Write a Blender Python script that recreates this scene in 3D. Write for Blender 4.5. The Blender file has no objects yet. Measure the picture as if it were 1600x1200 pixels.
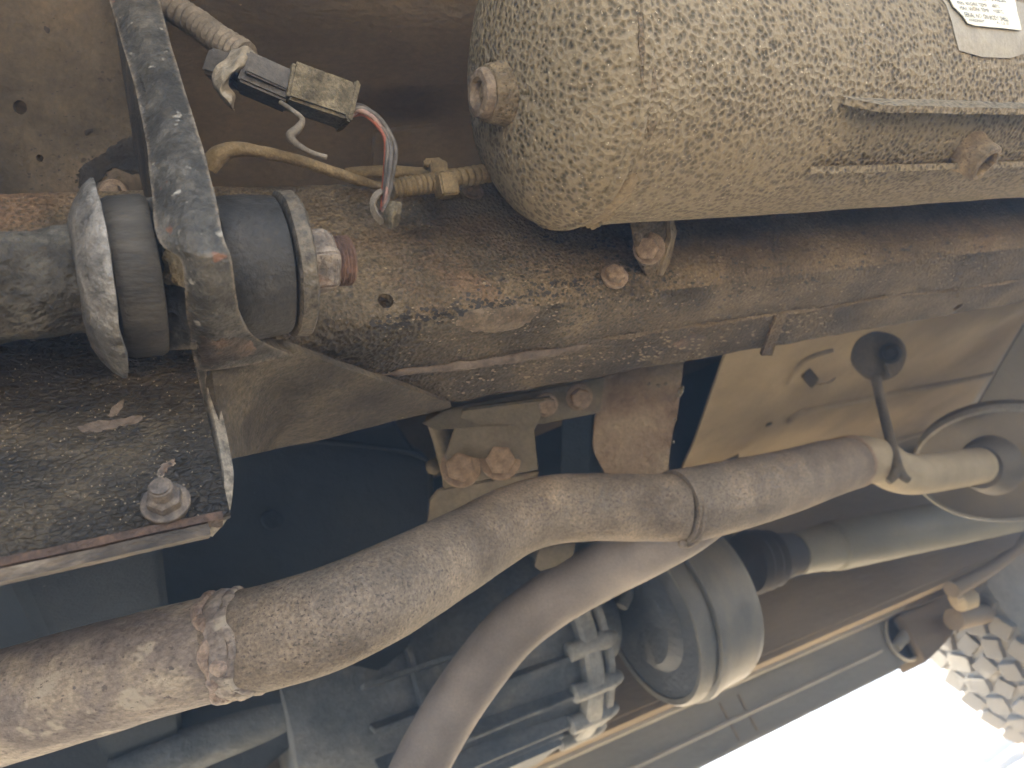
import bpy, bmesh, math, random
from mathutils import Vector, Matrix, noise
from mathutils.bvhtree import BVHTree
random.seed(7)
SC = bpy.context.scene
COL = SC.collection
R = math.radians

# ------------------------------------------------------------------ camera
HC = 0.42                                   # camera height above the ground
F = 1200.0                                  # focal length in photo pixels (1600 wide)
A = Vector((0.875, 0.460, 0.150)).normalized()        # vehicle length axis  (right, forward, up)
U = Vector((-0.39, 0.488, 0.78))
U = (U - A * U.dot(A)).normalized()                   # true vertical
W = U.cross(A).normalized()                           # across the vehicle
ORG = Vector((0, 0, HC))
def to_world(c):
    return Vector((A.dot(c), W.dot(c), U.dot(c)))
def ray(px, py):
    return to_world(Vector(((px - 800) / F, 1.0, (600 - py) / F)))
def P(px, py, d):
    return ORG + ray(px, py) * d
def PZ(px, py, z):
    v = ray(px, py); return ORG + v * (z / v.z)
def PY(px, py, y):
    v = ray(px, py); return ORG + v * (y / v.y)
def PX(px, py, x):
    v = ray(px, py); return ORG + v * (x / v.x)
cr, cf, cu = to_world(Vector((1, 0, 0))), to_world(Vector((0, 1, 0))), to_world(Vector((0, 0, 1)))
cd = bpy.data.cameras.new('camera'); cam = bpy.data.objects.new('camera', cd); COL.objects.link(cam)
m = Matrix.Identity(4)
for i in range(3):
    m[i][0], m[i][1], m[i][2], m[i][3] = cr[i], cu[i], -cf[i], ORG[i]
cam.matrix_world = m
cd.sensor_width = 36; cd.lens = 36 * F / 1600; cd.clip_start = 0.01; cd.clip_end = 2000
cd.dof.use_dof = True; cd.dof.focus_distance = 0.37; cd.dof.aperture_fstop = 13.0
SC.camera = cam

# ------------------------------------------------------------------ light
SUN_EL, SUN_AZ = 60, 112                     # azimuth: degrees from +X towards +Y
wd = bpy.data.worlds.new('World'); SC.world = wd; wd.use_nodes = True
nt = wd.node_tree
sky = nt.nodes.new('ShaderNodeTexSky'); sky.sky_type = 'NISHITA'; sky.sun_disc = False
sky.sun_elevation = R(SUN_EL); sky.sun_rotation = R(90 - SUN_AZ); sky.dust_density = 2.0
bg = nt.nodes['Background']; bg.inputs['Strength'].default_value = 0.12
nt.links.new(sky.outputs[0], bg.inputs[0])
sl = bpy.data.lights.new('sun', 'SUN'); sl.energy = 5.0; sl.angle = R(0.6); sl.color = (1.0, 0.91, 0.77)
sun = bpy.data.objects.new('sun', sl); COL.objects.link(sun)
sdir = Vector((math.cos(R(SUN_EL)) * math.cos(R(SUN_AZ)), math.cos(R(SUN_EL)) * math.sin(R(SUN_AZ)), math.sin(R(SUN_EL))))
sun.rotation_euler = sdir.to_track_quat('Z', 'Y').to_euler(); sun.location = (3, 1, 5)
SC.view_settings.view_transform = 'Standard'; SC.view_settings.look = 'None'
SC.view_settings.exposure = 3.65; SC.view_settings.gamma = 1.0
SC.view_settings.use_curve_mapping = False
SC.render.engine = 'CYCLES'
SC.cycles.use_denoising = True; SC.cycles.denoiser = 'OPENIMAGEDENOISE'
SC.cycles.max_bounces = 6; SC.cycles.diffuse_bounces = 4; SC.cycles.glossy_bounces = 2
SC.cycles.sample_clamp_indirect = 6.0
SC.cycles.caustics_reflective = False; SC.cycles.caustics_refractive = False

# ------------------------------------------------------------------ materials
def grime(name, ramp, bscale=30, fine=300, fine_amt=0.35, pits=None, specks=(), bumps=(), rough=0.8,
          metal=0.0, wear=None, squash=(1, 1, 1), spec=0.3, second=None, rough_var=0.0):
    """ramp: [(pos, rgb)] over big blotches; pits: (scale, colour, size, depth, blotch); specks: [(scale, threshold, colour, width)]
    bumps: [(kind, scale, strength_m)]; wear: (colour, amount) on convex edges; second: (scale, thr, colour, softness) large patches"""
    mt = bpy.data.materials.new(name); mt.use_nodes = True
    t = mt.node_tree; N, L = t.nodes, t.links
    b = N['Principled BSDF']
    co = N.new('ShaderNodeTexCoord'); mp = N.new('ShaderNodeMapping'); L.new(co.outputs['Object'], mp.inputs[0])
    mp.inputs['Scale'].default_value = squash
    V = mp.outputs[0]
    def nz(scale, detail=6, rg=0.62, dist=0.0, off=0):
        n = N.new('ShaderNodeTexNoise'); n.inputs['Scale'].default_value = scale; n.inputs['Detail'].default_value = detail
        n.inputs['Roughness'].default_value = rg; n.inputs['Distortion'].default_value = dist
        if off:
            a = N.new('ShaderNodeVectorMath'); a.operation = 'ADD'; a.inputs[1].default_value = (off, off * 1.7, off * 0.3)
            L.new(V, a.inputs[0]); L.new(a.outputs[0], n.inputs['Vector'])
        else:
            L.new(V, n.inputs['Vector'])
        return n.outputs[0]
    def rp(src, stops):
        r = N.new('ShaderNodeValToRGB'); e = r.color_ramp.elements
        while len(e) < len(stops): e.new(0.5)
        for k, (p, c) in enumerate(stops):
            e[k].position = p; e[k].color = (*c, 1) if len(c) == 3 else c
        L.new(src, r.inputs[0]); return r.outputs[0]
    def mix(fac, a, c, mode='MIX'):
        x = N.new('ShaderNodeMix'); x.data_type = 'RGBA'; x.blend_type = mode
        if isinstance(fac, float): x.inputs[0].default_value = fac
        else: L.new(fac, x.inputs[0])
        for s, v in ((x.inputs[6], a), (x.inputs[7], c)):
            if isinstance(v, tuple): s.default_value = (*v, 1)
            else: L.new(v, s)
        return x.outputs[2]
    col = rp(nz(bscale, 6), ramp)
    for k, (s, th, c, sf) in enumerate(second or []):
        f = rp(nz(s, 6, 0.6, 0.3, 3.1 + k * 2.3), [(max(0, th - sf), (0, 0, 0)), (min(1, th + sf), (1, 1, 1))])
        col = mix(f, col, c)
    fn = rp(nz(fine, 4, 0.7, 0, 5.2), [(0.3, (1 - fine_amt,) * 3), (0.7, (1 + fine_amt,) * 3)])
    col = mix(1.0, col, fn, 'MULTIPLY')
    heights = []
    if pits:
        s, c, size, depth, blot = pits[:5]
        vo = N.new('ShaderNodeTexVoronoi'); vo.feature = 'SMOOTH_F1'; vo.inputs['Scale'].default_value = s
        vo.inputs['Smoothness'].default_value = 0.25
        wob = N.new('ShaderNodeVectorMath'); wob.operation = 'ADD'
        nn = N.new('ShaderNodeTexNoise'); nn.inputs['Scale'].default_value = s * 0.7; L.new(V, nn.inputs['Vector'])
        sc = N.new('ShaderNodeVectorMath'); sc.operation = 'SCALE'; sc.inputs['Scale'].default_value = 0.55 / s
        L.new(nn.outputs['Color'], sc.inputs[0]); L.new(V, wob.inputs[0]); L.new(sc.outputs[0], wob.inputs[1])
        L.new(wob.outputs[0], vo.inputs['Vector'])
        if len(pits) > 5:
            rf = rp(vo.outputs['Distance'], [(size * 1.15, (0, 0, 0)), (size * 1.7, (1, 1, 1))])
            col = mix(rf, col, pits[5])
        f = rp(vo.outputs['Distance'], [(size * 0.45, (1, 1, 1)), (size, (0, 0, 0))])
        pm = rp(nz(blot, 4, 0.6, 0, 8.4), [(0.36, (0.12, 0.12, 0.12)), (0.58, (1, 1, 1))])
        f2 = mix(1.0, f, pm, 'MULTIPLY')
        col = mix(f2, col, c)
        heights.append((vo.outputs['Distance'], depth))
    for k, (s, th, c, wdt) in enumerate(specks):
        f = rp(nz(s, 3, 0.6, 0, 11 + k * 3.7), [(th, (0, 0, 0)), (min(1, th + wdt), (1, 1, 1))])
        col = mix(f, col, c)
    if wear:
        g = N.new('ShaderNodeNewGeometry')
        w = rp(g.outputs['Pointiness'], [(0.505, (0, 0, 0)), (0.56, (wear[1],) * 3)])
        wn = rp(nz(bscale * 4, 5, 0.7, 0, 2.2), [(0.35, (0, 0, 0)), (0.6, (1, 1, 1))])
        col = mix(mix(1.0, w, wn, 'MULTIPLY'), col, wear[0])
    L.new(col, b.inputs['Base Color'])
    b.inputs['Roughness'].default_value = rough; b.inputs['Metallic'].default_value = metal
    b.inputs['Specular IOR Level'].default_value = spec
    if rough_var:
        rr = rp(nz(bscale * 2.3, 5, 0.6, 0, 6.6), [(0.3, (max(0.05, rough - rough_var),) * 3), (0.7, (min(1, rough + rough_var),) * 3)])
        L.new(rr, b.inputs['Roughness'])
    for kind, s, dist in bumps:
        if kind == 'noise':
            heights.append((nz(s, 3, 0.6, 0, 1.3), dist))
        elif kind == 'cells':
            vo = N.new('ShaderNodeTexVoronoi'); vo.feature = 'DISTANCE_TO_EDGE'; vo.inputs['Scale'].default_value = s
            L.new(V, vo.inputs['Vector'])
            heights.append((rp(vo.outputs['Distance'], [(0, (0, 0, 0)), (0.18, (1, 1, 1))]), dist))
        elif kind == 'lumps':
            vo = N.new('ShaderNodeTexVoronoi'); vo.feature = 'SMOOTH_F1'; vo.inputs['Scale'].default_value = s
            L.new(V, vo.inputs['Vector'])
            heights.append((vo.outputs['Distance'], -dist))
    tot = None
    for h, dist in heights:                       # one height field in metres, one bump
        q = N.new('ShaderNodeMath'); q.operation = 'MULTIPLY_ADD'; q.inputs[1].default_value = dist * 1000
        L.new(h, q.inputs[0])
        if tot is None: q.inputs[2].default_value = 0
        else: L.new(tot, q.inputs[2])
        tot = q.outputs[0]
    if tot is not None:
        bp = N.new('ShaderNodeBump'); bp.inputs['Strength'].default_value = 1.0; bp.inputs['Distance'].default_value = 0.001
        L.new(tot, bp.inputs['Height']); L.new(bp.outputs[0], b.inputs['Normal'])
    return mt

M = {}
M['rail'] = grime('rail_undercoat', [(0.30, (0.04, 0.03, 0.019)), (0.45, (0.115, 0.086, 0.052)), (0.6, (0.185, 0.138, 0.082)), (0.75, (0.28, 0.215, 0.135))],
                  bscale=14, fine=520, fine_amt=0.6, pits=(400, (0.075, 0.057, 0.036), 0.36, 0.0018, 9),
                  specks=[(260, 0.70, (0.42, 0.34, 0.22), 0.05)], second=[(9, 0.64, (0.17, 0.1, 0.055), 0.1)],
                  bumps=[('lumps', 330, 0.0010), ('noise', 900, 0.0006), ('noise', 60, 0.003)], rough=0.8)
M['plate'] = grime('plate_undercoat', [(0.3, (0.014, 0.012, 0.01)), (0.48, (0.042, 0.034, 0.024)), (0.62, (0.085, 0.065, 0.041)), (0.8, (0.14, 0.117, 0.085))],
                   bscale=26, fine=420, fine_amt=0.55, pits=(330, (0.026, 0.022, 0.018), 0.30, 0.0012, 14), specks=[(420, 0.66, (0.21, 0.16, 0.1), 0.06), (30, 0.7, (0.13, 0.08, 0.055), 0.04)],
                   bumps=[('cells', 260, 0.0006), ('noise', 500, 0.0008), ('noise', 70, 0.003)], rough=0.72, squash=(1, 1, 1.6),
                   second=[(13, 0.60, (0.016, 0.014, 0.012), 0.09)])
M['gusset'] = grime('gusset_undercoat', [(0.3, (0.03, 0.025, 0.018)), (0.5, (0.07, 0.056, 0.038)), (0.75, (0.14, 0.113, 0.074))],
                    bscale=30, fine=420, fine_amt=0.5, specks=[(330, 0.72, (0.36, 0.29, 0.19), 0.04), (240, 0.66, (0.035, 0.03, 0.022), 0.05)],
                    bumps=[('noise', 330, 0.0016), ('noise', 900, 0.0005)], rough=0.75, squash=(0.8, 1, 1))
M['tank'] = grime('tank_dusty_paint', [(0.3, (0.09, 0.07, 0.042)), (0.52, (0.155, 0.122, 0.074)), (0.75, (0.25, 0.2, 0.125))],
                  bscale=20, fine=420, fine_amt=0.3, pits=(345, (0.052, 0.041, 0.025), 0.34, 0.0018, 7, (0.225, 0.18, 0.113)), second=[(6, 0.56, (0.088, 0.068, 0.04), 0.12), (16, 0.66, (0.19, 0.135, 0.078), 0.1)],
                  specks=[(620, 0.66, (0.5, 0.425, 0.3), 0.05)], bumps=[('noise', 800, 0.0006)], rough=0.75)
M['tank_smooth'] = grime('tank_glue_patch', [(0.3, (0.2, 0.17, 0.12)), (0.7, (0.3, 0.26, 0.19))], bscale=80, fine=600, fine_amt=0.15,
                         bumps=[('noise', 300, 0.0005)], rough=0.5)
M['tank_weld'] = grime('tank_weld_seam', [(0.3, (0.12, 0.09, 0.055)), (0.6, (0.25, 0.19, 0.11)), (0.8, (0.34, 0.24, 0.13))], bscale=60,
                       bumps=[('noise', 400, 0.0015)], rough=0.8)
M['boss'] = grime('boss_rusty_dust', [(0.3, (0.08, 0.057, 0.033)), (0.5, (0.16, 0.12, 0.07)), (0.7, (0.27, 0.205, 0.125))], bscale=90, fine=500,
                  pits=(520, (0.04, 0.028, 0.016), 0.28, 0.0007, 60), bumps=[('noise', 500, 0.0005)], rough=0.8)
M['plug'] = grime('plug_rust', [(0.3, (0.1, 0.07, 0.05)), (0.6, (0.2, 0.15, 0.1)), (0.8, (0.3, 0.23, 0.16))], bscale=120,
                  bumps=[('noise', 600, 0.001)], rough=0.7)
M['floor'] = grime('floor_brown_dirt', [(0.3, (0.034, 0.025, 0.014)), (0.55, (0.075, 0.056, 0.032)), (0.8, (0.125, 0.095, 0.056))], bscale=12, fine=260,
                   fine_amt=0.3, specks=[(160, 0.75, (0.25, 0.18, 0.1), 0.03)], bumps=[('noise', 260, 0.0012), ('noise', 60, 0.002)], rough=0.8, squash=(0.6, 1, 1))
M['leftpanel'] = grime('panel_dusty_brown', [(0.28, (0.02, 0.015, 0.009)), (0.42, (0.046, 0.035, 0.021)), (0.58, (0.085, 0.064, 0.039)), (0.8, (0.16, 0.115, 0.072))],
                       bscale=17, fine=330, fine_amt=0.28, specks=[(85, 0.66, (0.04, 0.028, 0.016), 0.03)], second=[(15, 0.66, (0.03, 0.022, 0.013), 0.03)],
                       bumps=[('noise', 300, 0.0009), ('noise', 60, 0.002)], rough=0.8)
M['strap'] = grime('strap_dark_paint', [(0.3, (0.022, 0.02, 0.017)), (0.5, (0.048, 0.044, 0.037)), (0.64, (0.085, 0.077, 0.064)), (0.8, (0.17, 0.152, 0.12))],
                   bscale=65, fine=330, fine_amt=0.45, specks=[(130, 0.64, (0.26, 0.24, 0.2), 0.06), (75, 0.68, (0.15, 0.07, 0.04), 0.05)],
                   bumps=[('noise', 140, 0.0022), ('noise', 420, 0.001)], rough=0.6, rough_var=0.12, wear=((0.26, 0.21, 0.15), 0.6), spec=0.3)
M['rustlip'] = grime('lip_rusty', [(0.3, (0.03, 0.025, 0.02)), (0.48, (0.075, 0.056, 0.042)), (0.6, (0.135, 0.085, 0.055)), (0.78, (0.2, 0.155, 0.115))],
                     bscale=75, fine=400, bumps=[('noise', 260, 0.0016)], rough=0.65, wear=((0.38, 0.32, 0.24), 0.8),
                     second=[(40, 0.62, (0.04, 0.035, 0.03), 0.06)])
M['washer'] = grime('washer_worn_steel', [(0.3, (0.018, 0.017, 0.016)), (0.48, (0.042, 0.038, 0.033)), (0.58, (0.085, 0.075, 0.064)), (0.75, (0.23, 0.21, 0.18))],
                    bscale=60, fine=330, bumps=[('noise', 180, 0.0022), ('noise', 700, 0.0008)], rough=0.5, spec=0.5, rough_var=0.15,
                    wear=((0.4, 0.37, 0.32), 0.5))
M['washer_dark'] = grime('washer_black_flaking', [(0.3, (0.018, 0.016, 0.014)), (0.52, (0.042, 0.036, 0.029)), (0.64, (0.085, 0.068, 0.048)), (0.78, (0.26, 0.21, 0.14))],
                         bscale=85, fine=400, bumps=[('noise', 260, 0.0018)], rough=0.55, wear=((0.28, 0.23, 0.16), 0.35))
M['web'] = grime('web_scuffed_steel', [(0.3, (0.035, 0.032, 0.028)), (0.55, (0.085, 0.075, 0.06)), (0.75, (0.2, 0.165, 0.125))], bscale=60, fine=400,
                 specks=[(110, 0.66, (0.33, 0.28, 0.21), 0.06)], bumps=[('noise', 200, 0.0016)], rough=0.5, wear=((0.36, 0.31, 0.24), 0.7))
M['rim'] = grime('rim_chipped', [(0.3, (0.025, 0.02, 0.015)), (0.48, (0.065, 0.05, 0.036)), (0.6, (0.13, 0.1, 0.07)), (0.8, (0.27, 0.225, 0.16))], bscale=90, fine=400, fine_amt=0.4,
                 bumps=[('noise', 160, 0.0025), ('noise', 500, 0.001)], rough=0.65, squash=(0.4, 1, 1))
M['rimrust'] = grime('rim_dark_rust', [(0.3, (0.022, 0.016, 0.012)), (0.5, (0.06, 0.037, 0.025)), (0.65, (0.11, 0.064, 0.04)), (0.85, (0.18, 0.135, 0.095))], bscale=80, fine=400, fine_amt=0.4,
                     bumps=[('noise', 220, 0.002)], rough=0.75)
M['rubber'] = grime('rubber_dusty', [(0.3, (0.03, 0.026, 0.021)), (0.6, (0.066, 0.057, 0.045)), (0.8, (0.12, 0.1, 0.078))], bscale=50, fine=400,
                    bumps=[('noise', 300, 0.0012)], rough=0.75, squash=(0.3, 1, 1))
M['rubber_dark'] = grime('rubber_black', [(0.3, (0.018, 0.017, 0.015)), (0.6, (0.037, 0.033, 0.028)), (0.8, (0.085, 0.072, 0.056))], bscale=45, fine=300,
                         specks=[(300, 0.74, (0.25, 0.22, 0.17), 0.04)], bumps=[('noise', 400, 0.0008)], rough=0.6)
M['nut'] = grime('nut_grimy_steel', [(0.3, (0.05, 0.041, 0.033)), (0.5, (0.11, 0.087, 0.067)), (0.7, (0.2, 0.16, 0.122))], bscale=80, fine=500,
                 second=[(70, 0.62, (0.17, 0.1, 0.065), 0.06)], bumps=[('noise', 300, 0.0018)], rough=0.6, wear=((0.45, 0.38, 0.3), 0.6))
M['thread'] = grime('thread_rust', [(0.3, (0.07, 0.042, 0.03)), (0.7, (0.18, 0.105, 0.072))], bscale=120, bumps=[('noise', 500, 0.0008)], rough=0.6)
M['arm'] = grime('arm_caked_mud', [(0.3, (0.02, 0.017, 0.013)), (0.46, (0.055, 0.047, 0.036)), (0.6, (0.12, 0.105, 0.08)), (0.8, (0.23, 0.19, 0.125))], bscale=48, fine=300,
                 fine_amt=0.4, bumps=[('noise', 120, 0.006), ('noise', 420, 0.002)], rough=0.8)
M['mud'] = grime('dried_mud', [(0.3, (0.1, 0.075, 0.04)), (0.7, (0.3, 0.235, 0.14))], bscale=70, bumps=[('noise', 300, 0.003)], rough=0.9)
M['exhaust'] = grime('exhaust_rust_bloom', [(0.3, (0.112, 0.089, 0.067)), (0.5, (0.195, 0.158, 0.119)), (0.66, (0.278, 0.222, 0.162)), (0.85, (0.365, 0.3, 0.225))],
                     bscale=22, fine=480, fine_amt=0.5, second=[(17, 0.6, (0.165, 0.142, 0.115), 0.1)],
                     specks=[(520, 0.585, (0.075, 0.056, 0.048), 0.06), (95, 0.79, (0.6, 0.55, 0.46), 0.02)],
                     bumps=[('noise', 600, 0.0007), ('noise', 90, 0.001)], rough=0.7)
M['exhaust_old'] = grime('exhaust_blotchy', [(0.3, (0.125, 0.104, 0.093)), (0.47, (0.19, 0.162, 0.145)), (0.58, (0.3, 0.255, 0.205)), (0.8, (0.43, 0.38, 0.305))],
                         bscale=30, fine=420, fine_amt=0.45, specks=[(60, 0.6, (0.36, 0.32, 0.265), 0.05), (300, 0.62, (0.09, 0.072, 0.066), 0.05), (110, 0.77, (0.65, 0.6, 0.52), 0.02)], squash=(0.7, 1, 1),
                         bumps=[('noise', 350, 0.0008), ('noise', 90, 0.001)], rough=0.6)
M['weld'] = grime('exhaust_weld_bead', [(0.3, (0.12, 0.085, 0.075)), (0.55, (0.3, 0.235, 0.19)), (0.8, (0.46, 0.38, 0.3))], bscale=70, fine=400,
                  bumps=[('noise', 220, 0.003)], rough=0.6)
M['pipe_tan'] = grime('pipe_tan_dust', [(0.3, (0.25, 0.205, 0.135)), (0.7, (0.36, 0.31, 0.22))], bscale=25, fine=500, fine_amt=0.15,
                      bumps=[('noise', 500, 0.0004)], rough=0.75)
M['branch'] = grime('branch_pipe_grey', [(0.3, (0.13, 0.115, 0.105)), (0.7, (0.24, 0.21, 0.19))], bscale=18, fine=500, fine_amt=0.2,
                    bumps=[('noise', 500, 0.0004)], rough=0.6)
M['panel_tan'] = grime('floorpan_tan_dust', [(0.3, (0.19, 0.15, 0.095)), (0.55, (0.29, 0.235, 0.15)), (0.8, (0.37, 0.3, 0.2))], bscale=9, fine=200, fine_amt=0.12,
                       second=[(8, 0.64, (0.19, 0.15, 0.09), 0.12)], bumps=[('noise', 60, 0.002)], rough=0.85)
M['panel_grey'] = grime('panel_grey_dust', [(0.3, (0.12, 0.105, 0.078)), (0.7, (0.2, 0.175, 0.13))], bscale=7, fine=180, fine_amt=0.12,
                        bumps=[('noise', 60, 0.002)], rough=0.85)
M['farrail'] = grime('far_rail_dust', [(0.3, (0.13, 0.105, 0.075)), (0.6, (0.2, 0.165, 0.12)), (0.85, (0.27, 0.225, 0.16))], bscale=8, fine=200, fine_amt=0.15,
                     bumps=[('noise', 80, 0.002)], rough=0.8, squash=(0.3, 1, 1))
M['bracket'] = grime('bracket_dust', [(0.3, (0.1, 0.085, 0.062)), (0.6, (0.17, 0.145, 0.105)), (0.8, (0.24, 0.2, 0.145))], bscale=20, fine=260, fine_amt=0.2,
                     second=[(24, 0.62, (0.1, 0.07, 0.05), 0.08)], bumps=[('noise', 200, 0.001)], rough=0.8)
M['bracket_rust'] = grime('bracket_brown_rust', [(0.3, (0.09, 0.055, 0.04)), (0.5, (0.2, 0.15, 0.105)), (0.75, (0.3, 0.25, 0.18))], bscale=26, fine=260, fine_amt=0.25,
                          bumps=[('noise', 160, 0.003)], rough=0.85)
M['veil_blue_dark'] = grime('dark_veil_blue_paint', [(0.3, (0.016, 0.02, 0.026)), (0.7, (0.027, 0.034, 0.043))], bscale=10, fine=300, fine_amt=0.15,  # blue of the lens veil put into this dark paint colour
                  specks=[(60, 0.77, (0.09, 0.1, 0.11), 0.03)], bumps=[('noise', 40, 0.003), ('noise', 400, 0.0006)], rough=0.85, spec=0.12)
M['cross'] = grime('crossmember_veil_blue', [(0.3, (0.018, 0.024, 0.033)), (0.7, (0.034, 0.043, 0.055))], bscale=16, fine=260, fine_amt=0.2,  # bluish cast of the lens veil mixed into the paint
                   specks=[(90, 0.74, (0.2, 0.21, 0.22), 0.04)], bumps=[('noise', 300, 0.0012)], rough=0.95, spec=0.05)
M['alloy'] = grime('gearbox_alloy_veil_blue', [(0.3, (0.05, 0.062, 0.074)), (0.5, (0.1, 0.115, 0.13)), (0.68, (0.16, 0.165, 0.165)), (0.85, (0.23, 0.21, 0.175))], bscale=18, fine=160, fine_amt=0.4,  # grey alloy; the bluish part of its colour imitates lens veil
                   bumps=[('noise', 120, 0.002), ('noise', 400, 0.0008)], rough=0.65, metal=0.1, spec=0.3)
M['alloy_light'] = grime('flange_alloy_veil_blue', [(0.3, (0.13, 0.142, 0.15)), (0.5, (0.22, 0.23, 0.232)), (0.75, (0.33, 0.325, 0.3))], bscale=22, fine=160, fine_amt=0.35,  # flange alloy, slightly blued to imitate the lens veil
                         bumps=[('noise', 120, 0.002)], rough=0.6, metal=0.1)
M['drum'] = grime('drum_steel', [(0.3, (0.1, 0.105, 0.105)), (0.55, (0.165, 0.165, 0.155)), (0.8, (0.23, 0.21, 0.17))], bscale=12, fine=200, fine_amt=0.15,
                  bumps=[('noise', 200, 0.0008)], rough=0.5, metal=0.2, squash=(3, 1, 1))
M['drum_dark'] = grime('drum_backplate', [(0.3, (0.03, 0.038, 0.048)), (0.7, (0.075, 0.085, 0.098))], bscale=16, fine=220, fine_amt=0.2,
                       bumps=[('noise', 140, 0.002)], rough=0.55)
M['shaft'] = grime('shaft_grey', [(0.3, (0.13, 0.13, 0.11)), (0.7, (0.22, 0.215, 0.18))], bscale=12, fine=220, fine_amt=0.15,
                   bumps=[('noise', 200, 0.0006)], rough=0.5)
M['black'] = grime('black_rubber', [(0.3, (0.018, 0.017, 0.016)), (0.7, (0.05, 0.045, 0.04))], bscale=30, bumps=[('noise', 200, 0.001)], rough=0.7)
M['hanger'] = grime('hanger_brown_steel', [(0.3, (0.07, 0.06, 0.045)), (0.7, (0.14, 0.115, 0.08))], bscale=40, bumps=[('noise', 200, 0.001)], rough=0.75)
M['muffler'] = grime('muffler_dull', [(0.3, (0.075, 0.066, 0.05)), (0.6, (0.125, 0.108, 0.08)), (0.85, (0.17, 0.125, 0.1))], bscale=12, fine=250, fine_amt=0.15,
                     bumps=[('noise', 160, 0.0008)], rough=0.55)
M['muffler_rim'] = grime('muffler_rim_bright', [(0.3, (0.2, 0.185, 0.15)), (0.7, (0.3, 0.28, 0.235))], bscale=20, rough=0.4, metal=0.2)
M['sill'] = grime('sill_grey', [(0.3, (0.15, 0.155, 0.15)), (0.7, (0.24, 0.235, 0.215))], bscale=7, fine=180, fine_amt=0.12, bumps=[('noise', 90, 0.0015)], rough=0.6,
                  squash=(0.4, 1, 1))
M['sill_light'] = grime('sill_flange_pale', [(0.3, (0.26, 0.255, 0.235)), (0.7, (0.38, 0.365, 0.33))], bscale=9, fine=180, fine_amt=0.12, bumps=[('noise', 90, 0.0015)], rough=0.6, squash=(0.4, 1, 1))  # paler version of the sill grey
M['tyre'] = grime('tyre_dusty', [(0.3, (0.16, 0.15, 0.128)), (0.5, (0.27, 0.25, 0.21)), (0.8, (0.42, 0.38, 0.31))], bscale=16, fine=180, fine_amt=0.3,
                  bumps=[('noise', 120, 0.003)], rough=0.9)
M['ground'] = grime('ground_dry_sand', [(0.3, (0.46, 0.37, 0.25)), (0.7, (0.6, 0.49, 0.34))], bscale=3, fine=60, fine_amt=0.15,
                    bumps=[('noise', 20, 0.02), ('noise', 90, 0.006)], rough=0.95)
M['stick'] = grime('dry_stick', [(0.3, (0.035, 0.022, 0.008)), (0.7, (0.08, 0.05, 0.02))], bscale=30, rough=0.9)
M['wood'] = grime('weathered_wood', [(0.3, (0.05, 0.032, 0.012)), (0.7, (0.12, 0.08, 0.035))], bscale=8, squash=(0.2, 1, 1), rough=0.9)
M['grass'] = grime('green_grass', [(0.3, (0.04, 0.1, 0.03)), (0.7, (0.08, 0.16, 0.05))], bscale=30, rough=0.9)
M['conduit'] = grime('conduit_dusty', [(0.3, (0.09, 0.075, 0.055)), (0.55, (0.17, 0.142, 0.108)), (0.8, (0.25, 0.21, 0.16))], bscale=60, fine=500,
                     bumps=[('noise', 600, 0.0005)], rough=0.75)
M['conduit_tan'] = grime('conduit_tan_mud', [(0.3, (0.11, 0.075, 0.035)), (0.6, (0.2, 0.145, 0.075))], bscale=60, fine=500, bumps=[('noise', 500, 0.0008)], rough=0.85)
M['connector'] = grime('connector_black', [(0.3, (0.04, 0.036, 0.032)), (0.6, (0.085, 0.076, 0.066)), (0.8, (0.15, 0.13, 0.105))], bscale=70, fine=500,
                       bumps=[('noise', 400, 0.0006)], rough=0.6)
M['connector_tan'] = grime('connector_muddy', [(0.3, (0.06, 0.048, 0.03)), (0.5, (0.13, 0.107, 0.068)), (0.8, (0.23, 0.195, 0.13))], bscale=90, fine=500, fine_amt=0.55,
                           bumps=[('noise', 700, 0.001)], rough=0.85)
M['tape'] = grime('tape_dusty', [(0.3, (0.17, 0.14, 0.1)), (0.7, (0.33, 0.285, 0.22))], bscale=60, bumps=[('noise', 300, 0.001)], rough=0.8)
M['wire_black'] = grime('wire_black', [(0.3, (0.05, 0.045, 0.04)), (0.7, (0.16, 0.14, 0.12))], bscale=150, rough=0.6)
M['wire_red'] = grime('wire_red', [(0.3, (0.2, 0.045, 0.022)), (0.7, (0.3, 0.1, 0.055))], bscale=150, rough=0.6)
M['wire_pink'] = grime('wire_faded', [(0.3, (0.18, 0.1, 0.08)), (0.7, (0.3, 0.2, 0.16))], bscale=150, rough=0.6)
M['paper'] = grime('label_paper', [(0.3, (0.62, 0.58, 0.46)), (0.62, (0.74, 0.71, 0.6)), (0.72, (0.55, 0.42, 0.24))], bscale=90, fine=500, fine_amt=0.06, rough=0.7)
M['ink'] = grime('label_ink', [(0.3, (0.02, 0.02, 0.018)), (0.7, (0.06, 0.055, 0.045))], bscale=200, rough=0.7)
M['weldscar'] = grime('scraped_steel', [(0.3, (0.07, 0.05, 0.036)), (0.55, (0.13, 0.1, 0.075)), (0.8, (0.22, 0.18, 0.14))], bscale=60, bumps=[('noise', 300, 0.0012)], rough=0.55)
M['bolt'] = grime('bolt_dusty', [(0.3, (0.15, 0.105, 0.07)), (0.6, (0.28, 0.2, 0.135)), (0.8, (0.36, 0.28, 0.2))], bscale=120, bumps=[('noise', 400, 0.001)], rough=0.75)
M['hole_shade'] = grime('hole_shade_dark', [(0.3, (0.02, 0.017, 0.014)), (0.7, (0.04, 0.034, 0.028))], bscale=60, rough=0.9)  # dark colour painted on flat pieces as the shade inside openings

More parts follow.
